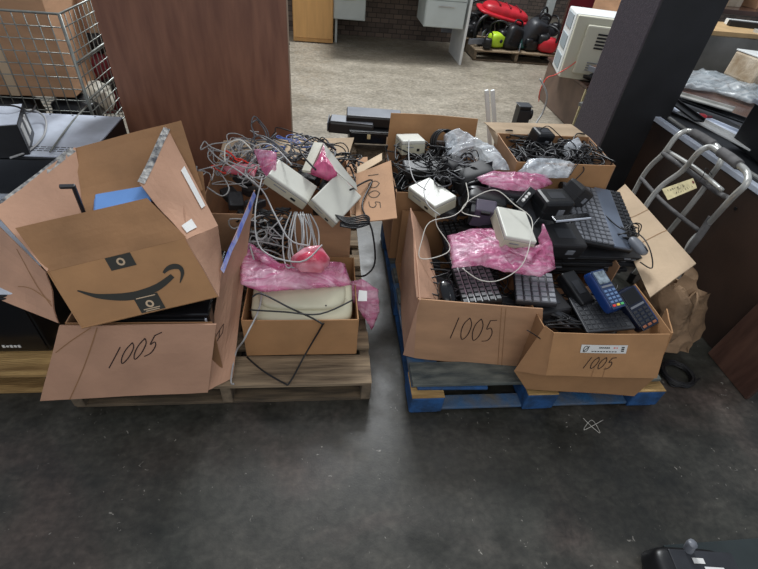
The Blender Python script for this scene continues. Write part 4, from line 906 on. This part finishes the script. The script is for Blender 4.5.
# ================================================================== BACK ROW
t = thing('oak_cabinet', 'light oak cabinet standing against the back wall', 'cabinet', (-.13,6.70,0))
box('carcass', (0,0,.45), (.50,.50,.88), M['oak'], t, bev=.004); box('door', (0,-.26,.47), (.48,.018,.82), M['oak'], t); box('plinth', (0,-.22,.02), (.46,.03,.04), M['tabletop'], t); box('handle', (.2,-.275,.6), (.012,.02,.12), M['alu'], t)
def pedestal(label, px0, px1, py, y, hgt=.5, depth=.5):
    a = WY(px0,py,y); b = WY(px1,py,y); w = b.x-a.x; z = (a.z+b.z)/2
    t = thing('desk_drawer_unit', label, 'drawer unit', ((a.x+b.x)/2, y+depth/2, z))
    box('carcass', (0,0,hgt/2), (w,depth,hgt), M['desk_grey'], t, bev=.004)
    for k in range(2): 
        dr = box('drawer', (0,-depth/2-.008,.14+k*.27), (w*.96,.016,.262), M['desk_grey'], t, bev=.003); box('handle', (0,-depth/2-.02,.22+k*.27), (w*.4,.01,.012), M['alu'], dr, bev=.001)
    return t, z
p1, z1 = pedestal('grey drawer unit hanging under the desk beside the oak cabinet', 333,365,20,6.5)
p2, z2 = pedestal('grey drawer unit hanging under the right end of the desk', 423,463,28,5.9)
t = thing('desk', 'long grey office desk against the back wall with white end panel', 'desk', (1.0,6.4,0))
eg = W(462,71,0); box('end_panel', (eg.x+.03-1.0, -.2, .44), (.03,.62,.88), M['ac_white'], t); box('modesty_panel', (-.1,.42,.68), (1.3,.02,.22), M['desk_grey'], t); box('desktop', (-.12,.0,.90), (1.5,1.1,.035), M['desk_grey'], t); box('end_panel', (-.84,.3,.44), (.03,.3,.88), M['desk_grey'], t)

# pallet of chain saws and yard tools
x0 = W(473,61,0).x; x1 = W(556,66,0).x; y0 = 6.13
board_pallet('wooden_pallet', 'old wooden pallet loaded with yard tools in the background', x0, x1, y0, y0+.8, M['pallet'], 6)
def saw(px, py, y, c, label, s=1.0, rz=0.0):
    p = WY(px,py,y); p.z = max(p.z, .13+.09*s)
    t = thing('chainsaw', label, 'power tool', p, (0,0,rz))
    superbox('engine_housing', (0,0,0), (.22*s,.16*s,.16*s), M[c], t, e=.6, n=8); superbox('engine_cover', (.06*s,0,.05*s), (.14*s,.15*s,.12*s), M['black'], t, e=.6, n=7)
    tube('handle', [(-.08*s,.06*s,.04*s),(-.08*s,.06*s,.15*s),(.02*s,.0,.19*s),(.10*s,-.05*s,.13*s),(.11*s,-.06*s,.0)], .012*s, M['black'], t, 7, 5)
    box('guide_bar', (-.24*s,0,-.02*s), (.30*s,.012*s,.06*s), M['grey_mid'], t, bev=.004); superbox('fuel_cap', (0,-.085*s,0), (.04*s,.02*s,.04*s), M['black_matte'], t, e=1, n=5)
saw(497,40,6.3,'lime','lime green chainsaw on the left of the background pallet',1.1,.3)
saw(547,46,6.22,'red_shell','red power tool at the right end of the background pallet',1.1,2.8)
saw(521,42,6.35,'teal','teal power tool in the middle of the background pallet',.9,1.2)
saw(520,31,6.6,'yellow','pale yellow power tool behind the teal one',.8,2.0)
saw(478,20,6.7,'black','black power tool at the top left of the background pile',1.2,.4)
saw(541,27,6.7,'black','black power tool at the top right of the background pile',1.2,1.4)
def blower(px, py, y, m, label, s, rx):
    p = WY(px,py,y); t = thing('leaf_blower', label, 'power tool', p, (rx,.3,.4)); t.location.z = max(p.z, .2)
    superbox('fan_housing', (0,0,0), (.26*s,.18*s,.30*s), m, t, e=.6, n=8); tube('nozzle', [(.08*s,0,.1*s),(.2*s,-.05,.0),(.26*s,-.08,-.14*s)], .045*s, M['black'], t, 10, 4, r2=.03*s)
    for k in range(4): box('vent_slat', (0,-.09*s,-.08*s+k*.04*s), (.16*s,.01,.012), M['black_matte'], t, bev=.001)
    tube('handle', [(-.06*s,0,.13*s),(-.05*s,0,.2*s),(.06*s,0,.2*s),(.08*s,0,.13*s)], .012*s, M['black'], t, 7, 4)
blower(533,35,6.35,M['grey_dark'],'dark grey leaf blower in the middle of the background pile',1.3,.3)
blower(512,38,6.3,M['black'],'black wheel shaped blower right of the lime chainsaw',1.0,.0)
for (px,py,r_) in ((484,45,.18),(509,44,.14)):
    p = WY(px,py,6.35); bm = bmesh.new(); add_tube(bm, [(r_*math.cos(a*PI/12),0,r_*math.sin(a*PI/12)) for a in range(24)], .022, 8, True); o = from_bm('black_hose', bm, M['black'], None, True); o.location = (p.x, p.y, max(p.z,.13+r_)); o.rotation_euler = (0,0,.3)
    tag(o, 'round black hose loop '+('left of' if px < 500 else 'right of')+' the lime chainsaw', 'hose')
p = WY(506,11,6.5); t = thing('red_mower_cover', 'bright red plastic cover on top of the background pile of tools', 'cover', p, (.15,.18,.1))
superbox('shell', (0,0,0), (.72,.32,.14), M['red_shell'], t, e=.7, n=9, ztaper=.8); superbox('rim', (0,0,-.05), (.78,.36,.05), M['red_shell'], t, e=.5, n=8)
for k in range(3): box('rib', (-.15+k*.15,0,.065), (.02,.2,.02), M['red_dark'], t)

for i, (px, py, y, c, sc) in enumerate(((470,30,6.6,'black',1.0),(488,28,6.5,'black_matte',.9),(503,30,6.6,'grey_dark',.9),(529,52,6.25,'black',.8),(486,50,6.2,'black_matte',.7),(551,30,6.6,'grey_dark',.9))):
    saw(px, py, y, c, ['black power tool at the far left of the background pile','dull black power tool left of the red cover','charcoal power tool under the red cover','small black power tool in front of the leaf blower','small dull black power tool below the lime chainsaw','charcoal power tool at the top right of the pile by the post'][i], sc, i*1.1)

# post, red board and carton right of the tools
t = thing('steel_post', 'pale grey steel post behind the background pallet', 'post', (WY(549,10,7.1).x,7.1,0)); box('shaft', (0,0,.7), (.10,.08,1.4), M['desk_grey'], t); box('base_plate', (0,0,.01), (.2,.18,.02), M['desk_grey'], t)
t = thing('red_board', 'dark red board standing behind the air conditioner', 'board', (WY(565,15,6.9).x+.22,6.9,0)); box('board', (0,0,.6), (.44,.05,1.2), M['red_dark'], t); box('edge_strip', (-.22,0,.6), (.012,.055,1.2), M['tabletop'], t)
p = WY(580,3,5.6); closed_box('brown carton beyond the air conditioner', (p.x+.75,5.7,.45), (.8,.5,.88), .1, M['card'])

# brown desk with the air conditioner
dx = 2.06
t = thing('brown_desk', 'scuffed brown cabinet under the air conditioner', 'cabinet', (2.76,4.38,0))
box('carcass', (0,0,.19), (.9,.9,.38), M['desk_brown'], t, bev=.01); box('top_board', (0,0,.395), (.93,.93,.025), M['tabletop'], t); box('door', (-.1,-.455,.19), (.5,.012,.32), M['desk_brown'], t); box('edge_strip', (-.455,-.45,.19), (.02,.02,.38), M['label_cream'], t)
ac = thing('air_conditioner', 'white window air conditioner standing on end on the brown cabinet', 'air conditioner', (2.36,4.22,.408), (0,0,-.25))
box('housing', (0,.1,.25), (.44,.36,.50), M['ac_white'], ac, bev=.012); box('face_frame', (.0,-.125,.25), (.43,.05,.49), M['ac_cream'], ac, bev=.008); box('control_panel', (.0,-.165,.25), (.24,.04,.38), M['ac_cream'], ac, bev=.012)
for k in range(5): box('louvre', (.04,-.188,.38-k*.026), (.12,.008,.013), M['black'], ac, bev=.001)
for k in range(4): box('louvre', (.02,-.188,.16-k*.02), (.10,.008,.006), M['grey_mid'], ac, bev=.001)
for zz in (.42,.26,.10): box('side_grille', (-.223,.1,zz), (.006,.24,.11), M['ac_grey'], ac, bev=.001)
tube('power_cord', [(-.05,-.15,.3),(-.12,-.17,.15),(-.25,-.2,.04),(-.33,-.22,.0),(-.36,-.25,-.1),(-.34,-.24,-.2)], .004, M['cab_red'], ac, 6)
bag('black_plastic', [(2.30,4.06,.44),(2.40,3.98,.42),(2.48,4.0,.44),(2.44,4.06,.62),(2.36,4.10,.72),(2.33,4.10,.58)], .05, M['black_gloss'], 'crumpled black plastic hanging on the front of the air conditioner', 'plastic', seed=50, crump=.03)
cable([WY(541,75,3.9)+Vector((0,0,-.03)), WY(547,95,3.85), WY(543,112,3.85), WY(536,124,3.8), (1.86,3.72,.02)], .008, M['cab_grey'], 'grey cord hanging down the left edge of the brown cabinet')
# ================================================================== RIGHT: brown cabinet, walker, junk
t = thing('brown_counter', 'long dark brown counter at the right edge', 'counter', (2.43,2.02,0))
box('carcass', (-.30,0,.34), (.50,1.62,.68), M['cab_brown'], t, bev=.004)
box('metal_rail', (-.54,0,.695), (.035,1.62,.025), M['silver'], t); box('metal_rail', (-.47,0,.70), (.02,1.6,.02), M['alu'], t)
box('top_board', (-.28,0,.69), (.44,1.6,.02), M['grey_dark'], t); box('screw_hole', (-.552,-.40,.58), (.004,.014,.014), M['black'], t, bev=.001); box('leaning_board', (-.56,-.9,.25), (.02,.26,.5), M['tabletop'], t, rot=(.0,.1,0))
# walker
wk = thing('walking_frame', 'folded aluminium walking frame with grey foam grips leaning by the brown counter', 'walking frame', (1.66,1.75,0))
wo = Vector(wk.location)
def wt(name, pts, r, m, n=6): return tube(name, [Vector(p)-wo for p in pts], r, m, wk, 10, n)
U1 = [Vector((1.62,1.93,.03)), W(640,181,.50), W(664,153,.68), W(677,136,.77), W(689,131,.80), W(703,138,.81), W(716,146,.81), W(722,155,.80), W(719,165,.77), W(711,176,.70), W(698,196,.58), Vector((1.72,1.78,.03))]
U2 = [Vector((1.50,1.70,.03)), W(649,201,.50), W(682,171,.68), W(698,153,.80), W(710,147,.84), W(722,153,.85), W(738,164,.85), W(747,173,.84), W(746,184,.82), W(731,199,.74), W(705,228,.52), W(686,252,.40), Vector((1.73,1.45,.03))]
wt('frame_tube', U1, .0125, M['alu'], 7); wt('frame_tube', U2, .0125, M['alu'], 7)
wt('foam_grip', [W(693,132.5,.805), W(703,138,.81), W(714,145,.81)], .019, M['foam']); wt('foam_grip', [W(720,151.5,.85), W(730,158,.85), W(739,165,.85)], .020, M['foam'])
wt('cross_tube', [W(663,153,.68), W(690,172,.68), W(715,191,.64), W(731,199,.74)], .011, M['foam']); wt('cross_tube', [W(666,150,.69), W(695,168,.72), W(722,190,.74)], .009, M['alu'])
wt('cross_tube', [W(641,178,.52), W(665,204,.50), W(701,232,.50)], .010, M['foam'])
for a in (U1[0], U1[-1], U2[0], U2[-1]): wt('rubber_tip', [a+Vector((0,0,.03)), a+Vector((0,0,.01)), a+Vector((0,0,-.028))], .017, M['black_matte'])
wt('leg_tube', [W(686,252,.40)+Vector((.004,0,0)), W(700,235,.50), W(712,217,.58)], .0155, M['foam'])
tg = Panel(W(668,200,.70), W(697,188,.70), W(693,178,.72), W(662,189,.72), .002, 110)
tgo = thing('paper_tag', 'cream paper tag with handwriting tied to the walking frame', 'tag', (0,0,0))
tg.build('card', M['label_cream'], tgo, t=.001); g2 = random.Random(3)
def hand_text(seed, v, u0, u1, h):
    gg = random.Random(seed); out = []; u = u0
    while u < u1:
        ln = [(u+gg.uniform(0,.05), v+gg.uniform(0,h)) for _ in range(4)]; out.append(ln); u += .075
    return out
tg.strokes('handwriting', hand_text(1,.62,.10,.42,.22)+[[(.40,.66),(.46,.72),(.42,.52),(.50,.54)],[(.54,.76),(.53,.56)],[(.62,.70),(.58,.76),(.60,.64),(.64,.58),(.58,.56),(.62,.70)]]+hand_text(2,.18,.30,.85,.2), .0014, M['ink'], tgo, off=.0012)
tg.strokes('tag_hole', [[(.92,.62),(.94,.70),(.96,.62),(.94,.56),(.92,.62)]], .006, M['red_dark'], tgo, off=.0014)
cable([W(697,183,.72), W(703,176,.75), W(706,168,.78), W(712,175,.75)], .0015, M['cab_black'], 'string tying the paper tag to the walking frame', name='tag_string')

# black box with silver lid, right edge, and mess on the counter
t = thing('black_case', 'black case with silver edged lid on the brown counter at the right edge', 'case', (2.22,1.86,.715), (0,0,-.12))
box('body', (0,0,.10), (.32,.34,.20), M['black'], t, bev=.008); box('lid', (0,0,.212), (.34,.36,.02), M['silver'], t); box('sticker', (-.163,-.1,.09), (.002,.05,.07), M['label_w'], t, bev=0)
closed_lab = ['flat silver panel lying on the counter behind the walking frame','dark metal strip on the counter near the column','white metal strip on the counter behind the walking frame','silver strip crossing the counter by the column','thin dark strip beside the silver panel']
for i, (x, y, w, l, rz, c) in enumerate(((2.12,2.35,.10,.60,.35,'silver'),(2.28,2.5,.06,.60,.5,'black_gloss'),(2.05,2.15,.05,.5,.15,'ac_white'),(2.2,2.62,.05,.5,.7,'alu'),(2.0,2.42,.05,.45,-.1,'black'))):
    t = thing('metal_strip', closed_lab[i], 'strip', (x,y,.715+.012*i), (.0,.02,rz)); box('bar', (0,0,0), (w,l,.01), M[c], t); box('lip', (w/2,0,.008), (.006,l,.02), M[c], t, bev=.001)
t = thing('plastic_lever', 'small red plastic lever among the metal strips on the counter', 'lever', (2.05,2.28,.76)); superbox('grip', (0,0,0), (.06,.04,.03), M['red_shell'], t, e=.8, n=5); box('stem', (.04,0,0), (.05,.012,.012), M['red_dark'], t)

# second table behind with wrap and foam
TR = -math.atan2(.88,.48)
t = thing('walnut_table', 'long dark walnut table standing askew behind the counter on the right', 'table', (3.12,3.15,0), (0,0,TR))
box('table_top', (0,0,.575), (2.1,.95,.035), M['tabletop'], t, bev=.006); box('edge_band', (0,-.478,.575), (2.1,.006,.04), M['grey_mid'], t, bev=.002); box('shelf', (0,-.06,.30), (2.0,.9,.03), M['sheet_grey'], t)
for sx in (-1,1):
    for sy in (-1,1): box('leg', (sx*.98,sy*.42,.28), (.05,.05,.56), M['black_matte'], t)
bag('stretch_wrap', [W(680,76,.62),W(700,70,.62),W(722,80,.62),W(760,88,.62),W(785,100,.62),W(750,104,.61),W(716,92,.61),W(682,88,.61)], .05, M['wrap'], 'crumpled clear stretch wrap spread over the walnut table', 'plastic wrap', seed=60, crump=.09, freq=8)
t = thing('foam_block', 'stained foam block in white lining on the walnut table', 'foam block', W(748,84,.62), (.0,.05,.1))
box('block', (0.04,0,.11), (.36,.30,.19), M['foamblock'], t, bev=.02); box('top_lining', (0.04,0,.208), (.36,.30,.012), M['ac_white'], t)
t = thing('grey_board', 'flat scuffed grey board lying between the counter and the walnut table', 'board', W(690,122,.50), (0,0,TR))
box('board', (0,-.02,0), (1.5,.30,.02), M['sheet_grey'], t); box('edge_strip', (0,-.172,0), (1.5,.006,.026), M['grey_dark'], t, bev=.001); box('support', (0,0,-.25), (1.2,.2,.48), M['black_matte'], t)
t = thing('metal_sheet', 'curved grey metal sheet standing behind the walnut table', 'sheet', (0,0,0)); bm = bmesh.new(); pr = None
for k in range(13):
    a_ = PI*.5*(k/12)
    cur = (bm.verts.new((3.25,4.95-.42*math.sin(a_),.16+.60*(1-math.cos(a_)))), bm.verts.new((5.2,4.95-.42*math.sin(a_),.16+.60*(1-math.cos(a_)))))
    if pr: bm.faces.new((pr[0], pr[1], cur[1], cur[0]))
    pr = cur
from_bm('sheet', bm, M['sheet_grey'], t, True)
box('sheet_base', (4.22,5.0,.10), (1.9,.3,.20), M['sheet_grey'], t)
t = thing('pine_board', 'pale pine board with black and white bars lying on the curved metal sheet', 'board', (4.25,4.82,.785)); box('board', (0,0,0), (1.9,.55,.04), M['yellowwood'], t); box('black_bar', (.32,.0,.045), (.9,.05,.05), M['black'], t, rot=(0,0,-.15)); box('white_bar', (.36,.09,.045), (.9,.06,.05), M['ac_white'], t, rot=(0,0,-.15)); box('bracket', (.0,-.22,.0), (.03,.12,.10), M['alu'], t)
t = thing('red_brown_table', 'red brown table far back at the top right', 'table', (5.2,6.3,0)); box('table_top', (0,0,.80), (2.6,.8,.05), M['tabletop'], t)
for sx in (-1,1): box('leg', (sx*1.2,0,.39), (.06,.6,.78), M['black_matte'], t)
for i, (x, c, q_) in enumerate(((4.45,'sheet_grey',.3),(5.0,'foamblock',.34),(5.6,'card',.3))):
    closed_box(['grey carton on the far red brown table','stained pale carton on the far red brown table','brown carton on the far red brown table'][i], (x,6.3,.825+q_/2), (q_*1.3,q_,q_), .1*i, M[c])

# brown paper bag on floor
pb = thing('paper_bag', 'crumpled brown paper bag standing on the floor under the wide flap', 'paper bag', (0,0,0))
def crumple_shell(name, c, s, m, parent, seed, amp=.045, fr=7.0):
    bm = bmesh.new(); bmesh.ops.create_icosphere(bm, subdivisions=5, radius=1)
    for v in bm.verts:
        q = v.co.copy(); f = lambda a, k: math.copysign(abs(a)**k, a); p = Vector((f(q.x,.6)*s[0]/2, f(q.y,.6)*s[1]/2, f(q.z,.7)*s[2]/2))
        d, _ = noise.voronoi(Vector((p.x*fr+seed, p.y*fr, p.z*fr*.7))); d2, _ = noise.voronoi(p*fr*2.4+Vector((seed,0,0)))
        v.co = Vector(c)+p+q.normalized()*(amp*(d[0]*1.2-.6)+amp*.35*d2[0])
        v.co.z = max(v.co.z, .004)
    return from_bm(name, bm, m, parent, False)
crumple_shell('bag_body', (1.575,1.39,.15), (.17,.27,.30), M['paper'], pb, 3.0, .05, 9.0)
def crumple_sheet(name, a, b, c, d, m, parent, seed, amp=.03, fr=14, n=26):
    bm = bmesh.new(); a, b, c, d = [Vector(v) for v in (a,b,c,d)]; nn = (b-a).cross(d-a).normalized(); g = []
    for j in range(n+1):
        row = []
        for i in range(n+1):
            u, v = i/n, j/n; p = (a*(1-u)+b*u)*(1-v)+(d*(1-u)+c*u)*v
            e, _ = noise.voronoi(Vector((p.x*fr+seed, p.y*fr, p.z*fr)))
            row.append(bm.verts.new(p+nn*amp*(e[0]*1.5-.6)+Vector((noise.noise(p*15),noise.noise(p*15+Vector((4,4,4))),noise.noise(p*13)))*.012))
        g.append(row)
    for j in range(n):
        for i in range(n): bm.faces.new((g[j][i], g[j][i+1], g[j+1][i+1], g[j+1][i]))
    me = bpy.data.meshes.new(name); bm.to_mesh(me); bm.free(); return link(name, me, m, parent)
crumple_sheet('side_fold', W(658,350,.06), W(688,352,.04), W(705,292,.30), W(668,275,.36), M['paper'], pb, 1.0)
crumple_sheet('torn_rim', W(686,352,.04), W(704,330,.10), W(708,292,.32), W(694,300,.28), M['paper'], pb, 4.0, .015)
crumple_sheet('torn_rim', W(664,300,.28), W(700,305,.28), W(696,272,.40), W(690,262,.42), M['paper'], pb, 6.0, .02)
bm = bmesh.new(); add_tube(bm, spline([W(680,318,.24), W(688,300,.30), W(696,292,.33), W(697,302,.31), W(690,320,.24)], 5), .005, 6); from_bm('twisted_handle', bm, M['paper'], pb, True)

# cable coil on floor
bm = bmesh.new(); g = random.Random(9); c0 = W(678,373,.02)
for k in range(9):
    rr = .058+.006*(k%3); pts = [(c0.x+rr*math.cos(a*PI/10)+g.uniform(-.002,.002), c0.y+rr*math.sin(a*PI/10)+g.uniform(-.002,.002), .008+.0065*(k//3)+g.uniform(0,.002)) for a in range(20)]
    add_tube(bm, pts, .004, 6, True)
o = from_bm('cable_coil', bm, M['cab_black'], None, True); tag(o, 'coil of black cable lying on the floor beside the paper bag', 'cable coil')
cable([W(664,372,.01), W(672,386,.006), W(690,384,.006), W(700,378,.006)], .003, M['cab_black'], 'loose end of black cable beside the floor coil')
cable([W(583,418,.004), W(590,425,.004), W(600,433,.004), W(592,420,.004), W(584,430,.004), W(603,420,.004)], .0011, M['cab_white'], 'bent bit of thin wire on the floor in front of the blue pallet', name='wire_scrap')
# corner gadget bottom right
t = thing('scanner_base', 'dark grey plastic device with stickers and clear knob, bottom right corner', 'device', W(694,583,.05), (.0,0,-.12))
superbox('body', (0,0,0), (.26,.20,.09), M['black'], t, e=.35, n=10, ztaper=.85); box('top_plate', (.03,-.0,.043), (.20,.15,.008), M['grey_dark'], t); box('sticker', (.01,.045,.049), (.035,.015,.001), M['label_w'], t, bev=0); box('sticker', (.05,.02,.049), (.06,.02,.001), M['ac_white'], t, bev=0)
tube('clear_knob', [(-.005,.075,.045),(-.012,.078,.075),(-.012,.078,.088)], .014, M['grey_mid'], t, 10)
t = thing('dark_mat', 'dark green grey mat at the bottom right corner of the floor', 'mat', (1.32,.37,.004)); box('mat', (0,0,0), (.42,.16,.006), mat('mat_green',(44,54,56),.8,var=.2), t, bev=.002)

# ================================================================== LIGHT
w = bpy.data.worlds.new('World'); scn.world = w; w.use_nodes = True
nt = w.node_tree; bgd = nt.nodes['Background']; bgd.inputs['Color'].default_value = (.80,.88,1.0,1); bgd.inputs['Strength'].default_value = .40
def area(name, loc, tgt, size, power, col=(1,1,1), sy=None):
    l = bpy.data.lights.new(name, 'AREA'); l.energy = power; l.size = size; l.color = col
    if sy: l.shape = 'RECTANGLE'; l.size_y = sy
    o = bpy.data.objects.new(name, l); COL.objects.link(o); o.location = loc
    o.rotation_euler = (Vector(tgt)-Vector(loc)).to_track_quat('-Z','Y').to_euler(); return o
area('rear_daylight', (.7,6.2,4.9), (.5,1.4,.3), 1.3, 330, (.93,.97,1.0), 1.0)
area('rear_floor_daylight', (1.0,5.0,5.0), (1.0,4.8,0), 4.0, 90, (1,.98,.94), 3.0)
area('camera_side_fill', (.1,-1.4,3.3), (.1,1.6,.4), 3.2, 50, (1,.96,.9))

# ================================================================== CAMERA
cam = bpy.data.cameras.new('Camera'); co_ = bpy.data.objects.new('Camera', cam); COL.objects.link(co_)
cam.sensor_fit = 'HORIZONTAL'; cam.sensor_width = 36.0; cam.lens = 36.0*F/758.0; cam.clip_start = .05
fwd = Vector((math.cos(P)*sT, math.cos(P)*cT, -math.sin(P)))
right0 = Vector((cT, -sT, 0)); up0 = right0.cross(fwd).normalized()
right = right0*math.cos(R)+up0*math.sin(R); up = -right0*math.sin(R)+up0*math.cos(R)
m = Matrix((right, up, -fwd)).transposed().to_4x4(); m.translation = Vector((0,0,H)); co_.matrix_world = m
scn.camera = co_
scn.view_settings.view_transform = 'Standard'; scn.view_settings.look = 'None'; scn.view_settings.exposure = 0.0
